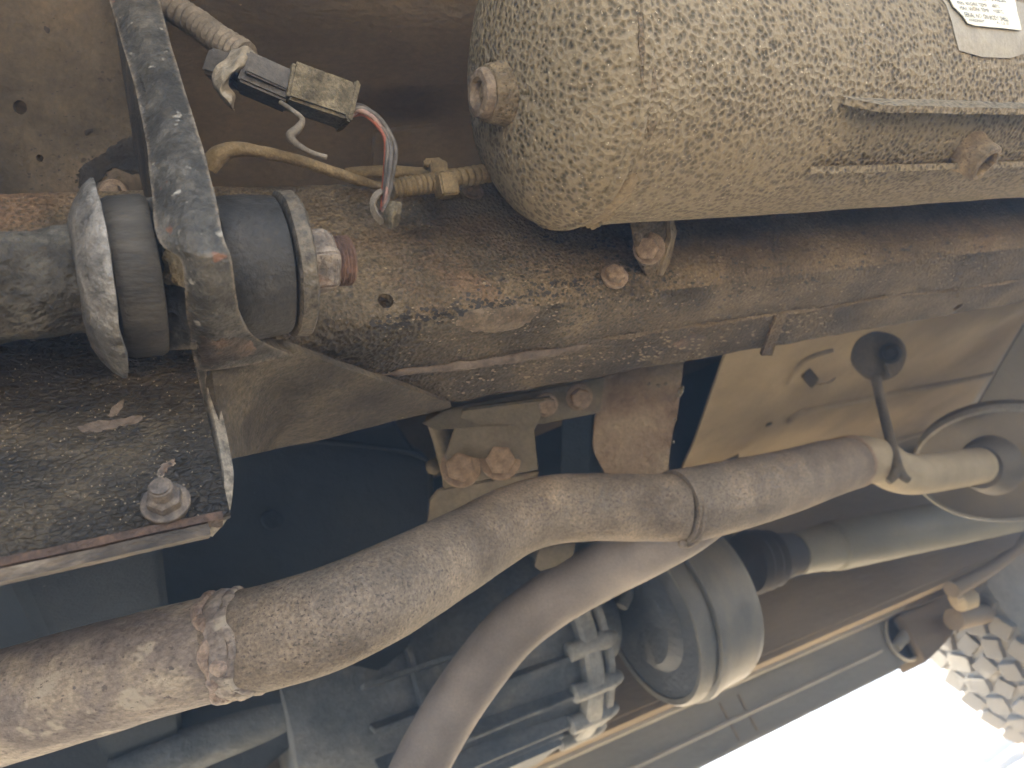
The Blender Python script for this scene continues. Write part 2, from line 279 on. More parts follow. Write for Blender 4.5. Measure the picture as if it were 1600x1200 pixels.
# ------------------------------------------------------------------ mesh helpers
def link(name, me, mat, parent=None, smooth=True):
    o = bpy.data.objects.new(name, me); COL.objects.link(o)
    me.materials.append(M[mat] if isinstance(mat, str) else mat)
    if smooth:
        for p in me.polygons: p.use_smooth = True
        try: me.set_sharp_from_angle(angle=R(38))
        except Exception: pass
    if parent is not None:
        o.parent = parent; o.matrix_parent_inverse = parent.matrix_world.inverted()
    return o
def obj(name, bm, mat, parent=None, smooth=True):
    bmesh.ops.recalc_face_normals(bm, faces=bm.faces)
    me = bpy.data.meshes.new(name); bm.to_mesh(me); bm.free()
    return link(name, me, mat, parent, smooth)
def tag(o, label, cat, group=None, kind=None):
    o['label'] = label
    if cat: o['category'] = cat
    if group: o['group'] = group
    if kind: o['kind'] = kind
    return o
def thing(name, loc, label, cat, group=None):
    e = bpy.data.objects.new(name, None); COL.objects.link(e); e.empty_display_size = 0.02
    e.location = loc; e.matrix_world = Matrix.Translation(loc)
    tag(e, label, cat, group); return e
def frame_for(d):
    d = d.normalized(); a = Vector((0, 0, 1)) if abs(d.z) < 0.9 else Vector((1, 0, 0))
    x = d.cross(a).normalized(); return x, d.cross(x).normalized(), d
def catmull(pts, n):
    """smooth resample of vectors of any length"""
    p = [list(q) for q in pts]; p = [[2 * a - b for a, b in zip(p[0], p[1])]] + p + [[2 * a - b for a, b in zip(p[-1], p[-2])]]
    out = []
    for i in range(1, len(p) - 2):
        for k in range(n):
            t = k / n
            out.append([0.5 * (2 * b + (c - a) * t + (2 * a - 5 * b + 4 * c - d) * t * t + (3 * b - a - 3 * c + d) * t ** 3)
                        for a, b, c, d in zip(p[i - 1], p[i], p[i + 1], p[i + 2])])
    out.append(p[-2]); return out
def tube(pts, seg=24, n=8, caps=True, jit=0.0, jscale=40, rfun=None, bm=None, wall=0):
    """pts: list of (Vector, r)"""
    if n > 1: q = [(Vector(a[:3]), a[3]) for a in catmull([(*p, r) for p, r in pts], n)]
    else: q = pts
    bm = bm or bmesh.new(); rings = []; ux = None
    for i, (p, r) in enumerate(q):
        d = (q[min(i + 1, len(q) - 1)][0] - q[max(i - 1, 0)][0]).normalized()
        if ux is None: ux = frame_for(d)[0]
        ux = (ux - d * ux.dot(d)).normalized(); uy = d.cross(ux)
        rr = r * (rfun(i) if rfun else 1)
        ring = []
        for k in range(seg):
            a = 2 * math.pi * k / seg; dirv = ux * math.cos(a) + uy * math.sin(a)
            rj = rr + (jit * noise.noise((p + dirv * rr) * jscale) if jit else 0)
            ring.append(bm.verts.new(p + dirv * rj))
        rings.append(ring)
    for a, b in zip(rings, rings[1:]):
        for k in range(seg): bm.faces.new((a[k], a[(k + 1) % seg], b[(k + 1) % seg], b[k]))
    if caps:
        bm.faces.new(rings[0][::-1]); bm.faces.new(rings[-1])
    return bm
def lathe(o, d, prof, seg=48, jit=0.0, jscale=40, bm=None, loop=False):
    """profile [(s, r)] about axis from o along d"""
    x, y, d = frame_for(d); bm = bm or bmesh.new(); rings = []
    for s, r in prof:
        if r < 1e-6: rings.append([bm.verts.new(o + d * s)]); continue
        ring = []
        for k in range(seg):
            a = 2 * math.pi * (k + 0.5) / seg; v = x * math.cos(a) + y * math.sin(a)
            p = o + d * s + v * r
            if jit: p = p + v * jit * noise.noise(p * jscale) + d * jit * 0.6 * noise.noise(p * jscale + Vector((9, 3, 5)))
            ring.append(bm.verts.new(p))
        rings.append(ring)
    for a, b in zip(rings, rings[1:]):
        if len(a) == 1 and len(b) == 1: continue
        if len(a) == 1:
            for k in range(seg): bm.faces.new((a[0], b[(k + 1) % seg], b[k]))
        elif len(b) == 1:
            for k in range(seg): bm.faces.new((a[k], a[(k + 1) % seg], b[0]))
        else:
            for k in range(seg): bm.faces.new((a[k], a[(k + 1) % seg], b[(k + 1) % seg], b[k]))
    if loop:
        a, b = rings[-1], rings[0]
        for k in range(seg): bm.faces.new((a[k], a[(k + 1) % seg], b[(k + 1) % seg], b[k]))
    for rg, s in ((rings[0], 1), (rings[-1], -1)):
        if len(rg) > 2 and not loop: bm.faces.new(rg[::-1] if s == 1 else rg)
    return bm
def sheet(rows, th, nu=5, nv=5, jit=0.0, jscale=40, away=True):
    """rows of Vectors -> smooth grid slab of thickness th away from the camera"""
    g = [catmull(r, nu) for r in rows]
    cols = list(zip(*g)); gg = [catmull(c, nv) for c in cols]
    grid = [[Vector(gg[j][i]) for j in range(len(gg))] for i in range(len(gg[0]))]
    h, w = len(grid), len(grid[0]); bm = bmesh.new(); f = []; b = []
    for i in range(h):
        fr = []; br = []
        for j in range(w):
            p = grid[i][j]
            du = grid[i][min(j + 1, w - 1)] - grid[i][max(j - 1, 0)]; dv = grid[min(i + 1, h - 1)][j] - grid[max(i - 1, 0)][j]
            n = du.cross(dv)
            if n.length < 1e-12: n = ORG - p
            n.normalize()
            if n.dot(ORG - p) < 0: n = -n
            p = p + (n * jit * noise.noise(p * jscale) if jit else Vector())
            fr.append(bm.verts.new(p)); br.append(bm.verts.new(p - n * th))
        f.append(fr); b.append(br)
    for i in range(h - 1):
        for j in range(w - 1):
            bm.faces.new((f[i][j], f[i][j + 1], f[i + 1][j + 1], f[i + 1][j])); bm.faces.new((b[i][j], b[i + 1][j], b[i + 1][j + 1], b[i][j + 1]))
    for j in range(w - 1):
        bm.faces.new((f[0][j], b[0][j], b[0][j + 1], f[0][j + 1])); bm.faces.new((f[-1][j], f[-1][j + 1], b[-1][j + 1], b[-1][j]))
    for i in range(h - 1):
        bm.faces.new((f[i][0], f[i + 1][0], b[i + 1][0], b[i][0])); bm.faces.new((f[i][-1], b[i][-1], b[i + 1][-1], f[i + 1][-1]))
    return bm
def plate(pts, th, nrm=None, bev=0.0):
    """outline polygon extruded by th away from the camera"""
    bm = bmesh.new(); c = sum(pts, Vector()) / len(pts)
    n = nrm
    if n is None:
        n = Vector()
        for a, b in zip(pts, pts[1:] + pts[:1]): n += (a - c).cross(b - c)
    n = n.normalized()
    if n.dot(ORG - c) < 0: n = -n
    a = [bm.verts.new(p) for p in pts]; b = [bm.verts.new(p - n * th) for p in pts]
    bm.faces.new(a); bm.faces.new(b[::-1])
    for k in range(len(pts)): bm.faces.new((a[k], b[k], b[(k + 1) % len(pts)], a[(k + 1) % len(pts)]))
    if bev: bmesh.ops.bevel(bm, geom=list(bm.edges), offset=bev, segments=2, affect='EDGES', clamp_overlap=True)
    return bm
def box(c, ax, sz, bev=0.0, bm=None):
    """box at c with axes ax=(x,y,z unit vectors) and full sizes sz"""
    new = bm is None; bm = bm or bmesh.new()
    m4 = Matrix.Identity(4)
    for i in range(3):
        for k in range(3): m4[i][k] = ax[k][i] * sz[k]
        m4[i][3] = c[i]
    r = bmesh.ops.create_cube(bm, size=1, matrix=m4)
    if bev:
        es = list({e for v in r['verts'] for e in v.link_edges})
        bmesh.ops.bevel(bm, geom=es, offset=bev, segments=2, affect='EDGES', clamp_overlap=True)
    return bm
X3, Y3, Z3 = Vector((1, 0, 0)), Vector((0, 1, 0)), Vector((0, 0, 1))
WORLD = (X3, Y3, Z3)
def rough(bm, amp, scale, amp2=0, scale2=1):
    bmesh.ops.recalc_face_normals(bm, faces=bm.faces); bm.normal_update()
    for v in bm.verts:
        v.co = v.co + v.normal * (amp * noise.noise(v.co * scale) + (amp2 * noise.noise(v.co * scale2) if amp2 else 0))
    return bm
# one bolt mesh shared by all small bolts (head radius 1, unit)
def bolt_mesh(name, mat, washer=True, stud=False):
    bm = bmesh.new()
    lathe(Vector((0, 0, 0.12)), Z3, [(0, 1.0), (0.62, 1.0), (0.66, 0.95), (0.74, 0.80), (0.76, 0.3), (0.70, 0.0)], 6, bm=bm)
    bmesh.ops.bevel(bm, geom=list(bm.edges), offset=0.03, segments=2, affect='EDGES', clamp_overlap=True)
    bmesh.ops.subdivide_edges(bm, edges=bm.edges[:], cuts=2, use_grid_fill=True)
    if washer: lathe(Vector(), Z3, [(-.3, 1.3), (0, 1.34), (0.10, 1.36), (0.16, 1.30), (0.16, 0.9)], 28, 0.04, 3, bm=bm)
    if stud:
        pr = [(0, .6)]
        for k in range(6): pr += [(.03 + .15 * k, .66), (.07 + .15 * k, .66), (.12 + .15 * k, .57), (.15 + .15 * k, .57)]
        pr += [(1.0, .55), (1.03, .45), (1.04, 0)]
        lathe(Vector((0, 0, 0.8)), Z3, pr, 20, bm=bm)
    rough(bm, 0.014, 2.0, 0.008, 9)
    bmesh.ops.recalc_face_normals(bm, faces=bm.faces)
    me = bpy.data.meshes.new(name); bm.to_mesh(me); bm.free(); me.materials.append(M[mat])
    for p in me.polygons: p.use_smooth = True
    try: me.set_sharp_from_angle(angle=R(32))
    except Exception: pass
    return me
M['bolt_unit'] = grime('bolt_dusty_unit', [(0.3, (0.13, 0.092, 0.062)), (0.55, (0.24, 0.175, 0.12)), (0.8, (0.34, 0.27, 0.195))], bscale=1.6, fine=7, bumps=[('noise', 3.5, 0.0004), ('noise', 12, 0.00015)], rough=0.7)
M['nut_unit'] = grime('nut_grimy_unit', [(0.3, (0.04, 0.033, 0.027)), (0.5, (0.11, 0.088, 0.068)), (0.68, (0.2, 0.155, 0.11)), (0.85, (0.36, 0.3, 0.22))], bscale=1.5, fine=7, bumps=[('noise', 2.6, 0.0005), ('noise', 10, 0.00015)], rough=0.5)
BOLT = bolt_mesh('bolt', 'bolt_unit'); STUD = bolt_mesh('stud_nut', 'nut_unit', True, True)
def bolt(p, d, r, parent, name='bolt', me=None, spin=0.3):
    o = bpy.data.objects.new(name, me or BOLT); COL.objects.link(o)
    o.parent = parent; o.matrix_parent_inverse = parent.matrix_world.inverted()
    o.matrix_world = Matrix.Translation(p) @ d.to_track_quat('Z', 'Y').to_matrix().to_4x4() @ Matrix.Rotation(spin, 4, 'Z') @ Matrix.Scale(r, 4)
    return o
def cut(o, cyls):
    """drill holes: [(centre, direction, radius, length)]"""
    bm = bmesh.new()
    for c, d, r, l in cyls:
        lathe(c - d * l / 2, d, [(0, r), (l, r)], 20, bm=bm)
    me = bpy.data.meshes.new('drill'); bm.to_mesh(me); bm.free()
    k = bpy.data.objects.new('drill', me); COL.objects.link(k)
    md = o.modifiers.new('b', 'BOOLEAN'); md.object = k; md.operation = 'DIFFERENCE'; md.solver = 'EXACT'
    dg = bpy.context.evaluated_depsgraph_get(); nm = bpy.data.meshes.new_from_object(o.evaluated_get(dg))
    o.modifiers.clear(); o.data = nm
    bpy.data.objects.remove(k); bpy.data.meshes.remove(me)
    for p in nm.polygons: p.use_smooth = True
    try: nm.set_sharp_from_angle(angle=R(38))
    except Exception: pass
def bvh_of(o):
    bm = bmesh.new(); bm.from_mesh(o.data); b = BVHTree.FromBMesh(bm); bm.free(); return b
def drape(bv, outline, h, mat, name, parent, jag=3.0, steps=6, rings=5, seed=0, bm=None):
    """irregular flake lying on a surface: outline in picture points, laid on by ray casting, thick in the middle"""
    new = bm is None; bm = bm or bmesh.new()
    if len(outline) > 3: q = catmull(outline + outline[:1], steps)[:-1]
    n = len(q); cx = sum(a[0] for a in q) / n; cy = sum(a[1] for a in q) / n
    q = [(a[0] + jag * noise.noise(Vector((a[0] * .11, a[1] * .11, seed))) + jag * .6 * noise.noise(Vector((a[0] * .4, a[1] * .4, seed + 3))),
          a[1] + jag * noise.noise(Vector((a[1] * .11, a[0] * .11, seed + 7)))) for a in q]
    def hit(px, py, hh):
        loc, nn, i, d = bv.ray_cast(ORG, ray(px, py).normalized())
        if loc is None: return None
        if nn.dot(ORG - loc) < 0: nn = -nn
        return loc + nn * hh
    lay = []
    for k in range(rings + 1):
        f = 1 - k / (rings + 1); row = []
        for a in q:
            p = hit(cx + (a[0] - cx) * f, cy + (a[1] - cy) * f, (-.0004 if k == 0 else h * (1 + .5 * noise.noise(Vector((a[0] * f * .1, a[1] * f * .1, k))))))
            if p is None: return None
            row.append(bm.verts.new(p))
        lay.append(row)
    for a, b in zip(lay, lay[1:]):
        for k in range(n): bm.faces.new((a[k], a[(k + 1) % n], b[(k + 1) % n], b[k]))
    bm.faces.new(lay[-1])
    return obj(name, bm, mat, parent) if new else bm
def pit_field(bv, spots, mat, name, parent, h=.0003):
    bm = bmesh.new()
    for i, (x, y, rx, ry) in enumerate(spots):
        pts = []
        for k in range(8):
            a = 2 * math.pi * k / 8; f = random.uniform(.65, 1.25); loc, nn, j, d = bv.ray_cast(ORG, ray(x + rx * f * math.cos(a), y + ry * f * math.sin(a)).normalized())
            if loc is None: break
            if nn.dot(ORG - loc) < 0: nn = -nn
            pts.append(loc + nn * h)
        if len(pts) == 8: bm.faces.new([bm.verts.new(p) for p in pts])
    o = obj(name, bm, mat, parent, False); o['kind'] = 'stuff'; return o
def rel(x, y, z): return Vector((x, y, z + HC))          # coordinates with the camera as origin

# ------------------------------------------------------------------ ground and surroundings
bm = bmesh.new(); g = [bm.verts.new((x, y, 0)) for x, y in ((-300, -300), (300, -300), (300, 300), (-300, 300))]; bm.faces.new(g)
tag(obj('ground', bm, 'ground', smooth=False), 'sunlit pale sandy ground', None, kind='structure')

# ------------------------------------------------------------------ floor pan over everything
t = thing('floor_pan', rel(0.5, 0.5, 0.5), 'brown dirt coated floor pan overhead behind the wiring and air tank', 'floor pan')
bm = bmesh.new()
# cross-section of swages running along the vehicle
ys = []
y = -0.35
prof = [(-0.26, 0.46), (0.10, 0.46), (0.20, 0.458), (0.235, 0.447), (0.27, 0.447), (0.30, 0.462), (0.335, 0.462), (0.365, 0.45), (0.39, 0.45), (0.42, 0.47), (0.5, 0.53), (1.5, 0.53)]
xs = [-1.2, -0.5, 0.0, 0.2, 0.4, 0.8, 1.5, 2.6]
rows = [[rel(x, yy, zz) for yy, zz in prof] for x in xs]
for a, b in zip(rows, rows[1:]):
    va = [bm.verts.new(p) for p in a]; vb = [bm.verts.new(p) for p in b]
    for k in range(len(prof) - 1): bm.faces.new((va[k], va[k + 1], vb[k + 1], vb[k]))
bmesh.ops.remove_doubles(bm, verts=bm.verts, dist=1e-5)
bmesh.ops.solidify(bm, geom=bm.faces[:], thickness=0.003)
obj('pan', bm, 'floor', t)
pp = [PZ(q[0], q[1], 0.444) for q in ((585, 205), (683, 195), (692, 205), (690, 250), (580, 262))]
obj('patch_plate', plate(pp, 0.003, -Z3, 0.001), 'floor', t)

t = thing('inner_panel', P(100, 150, 0.42), 'mottled dusty brown panel with two round holes beside the dark strap', 'panel')
LP = [[(-200, -120, .372), (20, -120, .376), (228, -120, .380)], [(-200, 60, .380), (20, 60, .384), (262, 60, .388)], [(-200, 200, .388), (40, 200, .392), (292, 200, .396)], [(-200, 352, .396), (60, 350, .400), (325, 345, .404)]]
o = obj('panel', sheet([[P(*q) for q in r] for r in LP], 0.003, 12, 12, 0.0012, 22), 'leftpanel', t)
nrm = (P(80, 120, .437) - ORG).normalized()
def along(px, py, o_pts=None):
    return P(px, py, 0.43)
pn = (P(-200, 200, .388) - P(292, 200, .396)).cross(P(20, 60, .384) - P(60, 350, .400)).normalized()
cut(o, [(P(26, 166, .387), pn, 0.0034, 0.05), (P(56, 246, .3915), pn, 0.0018, 0.05)])
LB = bvh_of(o)
M['tar0'] = grime('flaked_dark', [(0.3, (0.012, 0.01, 0.008)), (0.7, (0.035, 0.027, 0.018))], bscale=90, bumps=[('noise', 300, 0.001)], rough=0.7)
drape(LB, [(118, 285), (122, 262), (150, 245), (175, 225), (205, 212), (228, 225), (232, 260), (215, 275), (190, 262), (165, 268), (150, 290), (130, 296)], .0005, 'tar0', 'flaked_patch', t, 9, seed=8)
drape(LB, [(68, 45), (72, 40), (80, 46), (74, 52)], .0004, 'tar0', 'flaked_patch', t, 3, seed=9)
drape(LB, [(130, 206), (144, 200), (146, 206), (134, 212)], .0004, 'tar0', 'flaked_patch', t, 3, seed=10)
pit_field(LB, [(random.gauss(120, 80), random.gauss(210, 90), random.uniform(.8, 3), random.uniform(.6, 2)) for i in range(160)], 'tar0', 'flaked_specks', t)
bolt(P(178, 303, .396), -pn if pn.dot(P(178, 303, .4) - ORG) > 0 else pn, 0.0055, t)

# ------------------------------------------------------------------ near chassis rail
Y1, Y2, ZB, ZT = 0.286, 0.381, 0.240, 0.352
t = thing('chassis_rail', rel(0.6, 0.33, ZB), 'long box section chassis rail coated in pitted undercoat beneath the air tank', 'chassis rail')
def rail_section():
    pts = []
    def arc(cy, cz, r, a0, a1, n):
        for k in range(n + 1):
            a = R(a0 + (a1 - a0) * k / n); pts.append((cy + r * math.cos(a), cz + r * math.sin(a)))
    arc(Y1 + 0.012, ZT - 0.012, 0.012, 90, 180, 6)
    for k in range(1, 16): pts.append((Y1, ZT - 0.012 - (ZT - 0.012 - ZB - 0.018) * k / 16))
    arc(Y1 + 0.018, ZB + 0.018, 0.018, 180, 270, 8)
    for k in range(1, 14): pts.append((Y1 + 0.018 + (Y2 - 0.010 - Y1 - 0.018) * k / 14, ZB))
    arc(Y2 - 0.010, ZB + 0.010, 0.010, 270, 360, 6)
    arc(Y2 - 0.010, ZT - 0.012, 0.010, 0, 90, 3)
    return pts
sec = rail_section(); bm = bmesh.new(); rings = []
nx = 330
for i in range(nx + 1):
    x = -0.45 + 2.6 * (i / nx) ** 1.25
    ring = []
    for (yy, zz) in sec:
        p = Vector((x, yy, zz + HC))
        n = 0.0011 * noise.noise(p * 26) + 0.0006 * noise.noise(p * 90)
        if zz < ZB + 0.02: n += 0.0008 * noise.noise(p * 60)
        cy, cz = (Y1 + Y2) / 2, (ZB + ZT) / 2
        d = Vector((0, yy - cy, zz - cz)).normalized()
        ring.append(bm.verts.new(p + d * n))
    rings.append(ring)
for a, b in zip(rings, rings[1:]):
    for k in range(len(sec)): bm.faces.new((a[k], a[(k + 1) % len(sec)], b[(k + 1) % len(sec)], b[k]))
bm.faces.new(rings[0]); bm.faces.new(rings[-1][::-1])
rail = obj('rail', bm, 'rail', t)
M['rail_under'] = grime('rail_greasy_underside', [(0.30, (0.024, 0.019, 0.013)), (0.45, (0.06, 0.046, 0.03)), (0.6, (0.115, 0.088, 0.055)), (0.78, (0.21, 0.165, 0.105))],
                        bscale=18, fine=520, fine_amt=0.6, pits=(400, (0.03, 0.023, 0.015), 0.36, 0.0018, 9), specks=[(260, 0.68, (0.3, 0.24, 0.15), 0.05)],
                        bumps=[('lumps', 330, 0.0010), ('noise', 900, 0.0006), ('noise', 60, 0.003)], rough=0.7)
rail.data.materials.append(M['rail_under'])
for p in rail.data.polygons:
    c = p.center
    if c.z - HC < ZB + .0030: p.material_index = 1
h1 = PY(603, 468, Y1 + 0.0005); h2 = PZ(1497, 480, ZB)
cut(rail, [(h1, Y3, 0.0042, 0.05), (h2, Z3, 0.0052, 0.05)])
bolt(PY(960, 432, Y1 - 0.0005), (-Y3 + Vector((-0.2, 0, -0.1))).normalized(), 0.0062, t)
bolt(PY(739, 300, Y1 - 0.0005), (-Y3 + Vector((-0.15, 0, 0.0))).normalized(), 0.005, t)
# weld bead and scrape on the underside
def bead(pix, z, r, parent, mat, name='weld_bead', flat=0.45, plane='z', n=10):
    pts = []
    for (px, py, k) in pix:
        p = PZ(px, py, z) if plane == 'z' else PY(px, py, z)
        pts.append((p, r * k))
    b = tube(pts, 10, n, True, r * 0.5, 160)
    return obj(name, b, mat, parent)
bead([(590, 588, .25), (640, 580, .7), (700, 573, .9), (760, 565, 1.0), (820, 555, 1.1), (880, 546, .9), (925, 538, .3)], ZB - 0.0002, 0.0032, t, 'weldscar')
bead([(940, 529, .2), (985, 524, 1), (1050, 513, .5), (1120, 505, .8), (1190, 494, .5), (1290, 481, .7), (1400, 462, .5), (1500, 452, .7), (1640, 430, .5)], ZB, 0.0022, t, 'rail')
# joint strip across the underside
obj('joint_strip', sheet([[PZ(1190, 556, ZB - .0012), PZ(1207, 556, ZB - .0012)], [PZ(1203, 520, ZB - .002), PZ(1220, 516, ZB - .002)], [PZ(1216, 490, ZB - .0008), PZ(1232, 487, ZB - .0008)]], 0.003, 4, 6, .0005, 90), 'rail', t)
# bare patch where the undercoat has flaked off the corner
M['flake'] = grime('flaked_bare_steel', [(0.3, (0.06, 0.043, 0.027)), (0.5, (0.12, 0.088, 0.055)), (0.64, (0.16, 0.125, 0.085)), (0.8, (0.23, 0.2, 0.16))], bscale=90, fine=500, fine_amt=0.5, bumps=[('noise', 300, 0.0008)], rough=0.6)

M['tar'] = grime('black_tar', [(0.3, (0.014, 0.013, 0.012)), (0.6, (0.035, 0.031, 0.027)), (0.8, (0.07, 0.06, 0.05))], bscale=90, fine=500, bumps=[('noise', 400, 0.001)], rough=0.55)
M['dustpale'] = grime('pale_dust_crust', [(0.3, (0.2, 0.16, 0.11)), (0.7, (0.32, 0.26, 0.18))], bscale=90, fine=500, bumps=[('noise', 400, 0.001)], rough=0.9)
RB = bvh_of(rail)
drape(RB, [(706, 505), (722, 488), (760, 478), (800, 476), (835, 473), (850, 480), (838, 496), (815, 512), (780, 520), (745, 520), (715, 514)], .0006, 'flake', 'bare_patch', t, 5, seed=1)
drape(RB, [(1050, 535), (1075, 524), (1096, 522), (1100, 532), (1080, 548), (1060, 550)], .0005, 'rustlip', 'rust_patch', t, 6, seed=5)
drape(RB, [(1474, 486), (1488, 468), (1512, 462), (1530, 470), (1516, 490), (1492, 500)], .0004, 'dustpale', 'dust_patch', t, 5, seed=6)
sp_ = []
for i in range(420):
    u = random.random(); x = 580 + 470 * u; y = 508 - 74 * u - (10 if u > .5 else 0) + random.gauss(0, 9); r = random.uniform(.8, 3.4) * (1.2 - .6 * u)
    sp_.append((x, y, r * 1.2, r))
for i in range(200):
    x = random.uniform(700, 1560); y = 470 - (x - 850) * .117 + random.gauss(8, 26); r = random.uniform(.8, 2.6); sp_.append((x, y, r * 1.5, r))
for i in range(120):
    x = random.uniform(760, 1000); y = random.uniform(370, 440); r = random.uniform(.6, 2.2); sp_.append((x, y, r * 1.6, r))
pit_field(RB, sp_, 'tar', 'undercoat_pits', t)
sp_ = []
for i in range(420):
    x = random.uniform(600, 1590); y = 478 - (x - 850) * .13 + random.gauss(10, 34); r = random.uniform(.5, 1.5); sp_.append((x, y, r * 1.7, r * .8))
for i in range(260):
    x = random.uniform(700, 1300); y = 600 - (x - 700) * .17 + random.gauss(0, 12); r = random.uniform(.6, 2.0); sp_.append((x, y, r * 1.7, r * .8))
pit_field(RB, sp_, 'dustpale', 'dust_crumbs', t, .0006)
# ------------------------------------------------------------------ suspension bracket: side plate, strap, lip, gusset
t = thing('suspension_bracket', rel(0.03, 0.28, 0.15), 'dark welded suspension bracket with tall strap, bottom flange and triangular gusset', 'bracket')
YP = 0.279
rows = []
for pys in ((545, 500), (640, 596), (740, 700), (800, 770), (880, 828)):
    pass
zs = [0.262, 0.24, 0.215, 0.19, 0.165, 0.149]
xs = [-0.42, -0.25, -0.12, -0.05, 0.0, 0.034]
rows = [[rel(x, YP + (0.004 * (0.262 - z) / 0.11) - (0.004 if z > 0.25 else 0), z) for x in xs] for z in zs]
o = obj('side_plate', sheet(rows, 0.004, 14, 14, 0.0011, 55), 'plate', t)
# lower double lip
p0, p1 = rel(-0.42, YP + 0.004, 0.1475), rel(0.026, YP + 0.004, 0.1475)
def strip(p0, p1, w, th, up, jit, n=60):
    rows = [[p0.lerp(p1, k / n) for k in range(n + 1)], [p0.lerp(p1, k / n) + up * w for k in range(n + 1)]]
    return sheet(rows, th, 1, 3, jit, 80)
obj('bottom_flange', strip(rel(-0.42, YP + 0.0016, 0.1500), rel(0.0310, YP + 0.0016, 0.1500), 0.0030, 0.010, Vector((0, 0.15, -1)), 0.0010), 'rimrust', t)
obj('flange_edge', strip(rel(-0.42, YP + 0.0030, 0.1466), rel(0.0255, YP + 0.0030, 0.1466), 0.0042, 0.010, Vector((0, 0.35, -1)), 0.0016), 'rim', t)
# bracket web edge running down the end of the side plate
def ribbon(rows, th, nu=4, nv=6, jit=0.0008, js=60): return sheet(rows, th, nu, nv, jit, js)
web = [[PX(300, 545, .0345), PX(312, 545, .0345)], [P(311, 600, .328), P(324, 600, .326)], [P(322, 665, .322), P(337, 665, .319)],
       [P(329, 710, .316), P(345, 712, .312)], [P(332, 755, .309), P(350, 748, .307)], [P(329, 795, .303), P(346, 800, .301)], [P(314, 828, .299), P(322, 834, .298)]]
web[0] = [P(299, 540, .330), P(314, 540, .328)]
obj('web', ribbon(web, 0.005), 'web', t)
# rear web hidden behind, ties the strap to the side plate
obj('web_plate', plate([rel(0.030, 0.205, 0.42), rel(0.030, 0.20, 0.30), rel(0.030, 0.222, 0.255), rel(0.030, 0.268, 0.242), rel(0.030, 0.281, 0.24), rel(0.030, 0.281, 0.42)], 0.004, X3), 'plate', t)
# vertical strap
st = [[P(160, -40, .352), P(200, -40, .345), P(240, -40, .352)], [P(186, 50, .332), P(222, 50, .326), P(262, 50, .331)], [P(210, 130, .315), P(250, 130, .309), P(286, 130, .314)],
      [P(226, 210, .299), P(270, 210, .292), P(311, 210, .297)], [P(236, 300, .282), P(285, 300, .275), P(335, 300, .281)], [P(242, 355, .273), P(294, 355, .267), P(346, 355, .272)],
      [P(254, 385, .270), P(305, 388, .264), P(354, 382, .270)], [P(281, 408, .270), P(320, 408, .265), P(362, 405, .271)], [P(288, 462, .279), P(328, 462, .275), P(369, 460, .280)],
      [P(295, 510, .294), P(337, 510, .291), P(381, 510, .298)], [P(301, 548, .311), P(347, 545, .311), P(408, 533, .322)], [P(309, 582, .322), P(372, 574, .328), P(458, 555, .347)]]
strap = obj('strap', sheet(st, 0.006, 10, 9, 0.0010, 60), 'strap', t)
SB = bvh_of(strap)
drape(SB, [(292, 402), (318, 392), (345, 396), (358, 410), (362, 440), (366, 470), (350, 490), (330, 470), (318, 500), (300, 505), (294, 460)], .0004, 'rustlip', 'rust_patch', t, 10, seed=11)
drape(SB, [(310, 520), (340, 530), (372, 526), (405, 543), (392, 560), (350, 570), (318, 575), (308, 552)], .0004, 'rustlip', 'rust_patch', t, 8, seed=12)
drape(SB, [(250, 380), (275, 392), (300, 396), (330, 390), (348, 376), (352, 384), (335, 402), (305, 410), (280, 408), (258, 396)], .0012, 'tar', 'weld_scab', t, 8, seed=13)
drape(SB, [(318, 250), (326, 270), (336, 310), (340, 350), (334, 352), (328, 310), (320, 275)], .0003, 'rustlip', 'rust_patch', t, 4, seed=14)
obj('back_face', sheet([[P(213, 310, .300), P(262, 303, .296)], [P(225, 400, .297), P(278, 400, .292)], [P(240, 480, .300), P(300, 480, .296)], [P(252, 548, .312), P(306, 546, .306)]], 0.004, 8, 8, 0.001, 70), 'strap', t)
obj('mud_clump', rough(lathe(P(282, 420, .292), (ORG - P(282, 420, .29)), [(-.004, .002), (-.002, .0075), (.0005, .0062), (.0025, .003), (.003, 0)], 22, 0.004, 160), 0.0014, 260), 'mud', t)
# triangular gusset under the rail
def gz(px, py, dz): return PZ(px, py, ZB - dz)
def gd(px, py, d): return P(px, py, d)
gs = [[P(330, 562, .3245), gz(430, 541, .0215), gz(510, 566, .0150), gz(600, 595, .008), gz(703, 629, .001)],
      [P(336, 620, .324), gz(430, 612, .0180), gz(510, 610, .0130), gz(600, 617, .007), gz(704, 632, .001)],
      [P(345, 675, .321), gz(430, 668, .0150), gz(510, 653, .0110), gz(600, 640, .006), gz(705, 634, .001)],
      [P(352, 719, .318), gz(430, 702, .0120), gz(510, 685, .0090), gz(600, 662, .005), gz(706, 637, .001)]]
obj('gusset', sheet(gs, 0.0045, 8, 8, 0.0009, 60), 'gusset', t)
PB = bvh_of(bpy.data.objects['side_plate'])
drape(PB, [(116, 668), (140, 660), (180, 655), (214, 648), (228, 652), (212, 662), (180, 668), (152, 676), (128, 676)], .0004, 'weldscar', 'scrape', t, 5, seed=21)
drape(PB, [(166, 652), (176, 636), (192, 622), (194, 634), (182, 650)], .0003, 'weldscar', 'scrape', t, 4, seed=22)
drape(PB, [(243, 745), (250, 728), (272, 716), (276, 724), (262, 736), (252, 748)], .0003, 'rustlip', 'rust_patch', t, 5, seed=23)
pit_field(PB, [(random.gauss(225, 60), random.gauss(690, 55), random.uniform(1, 4.5), random.uniform(.8, 3.2)) for i in range(90)], 'tar', 'tar_specks', t)
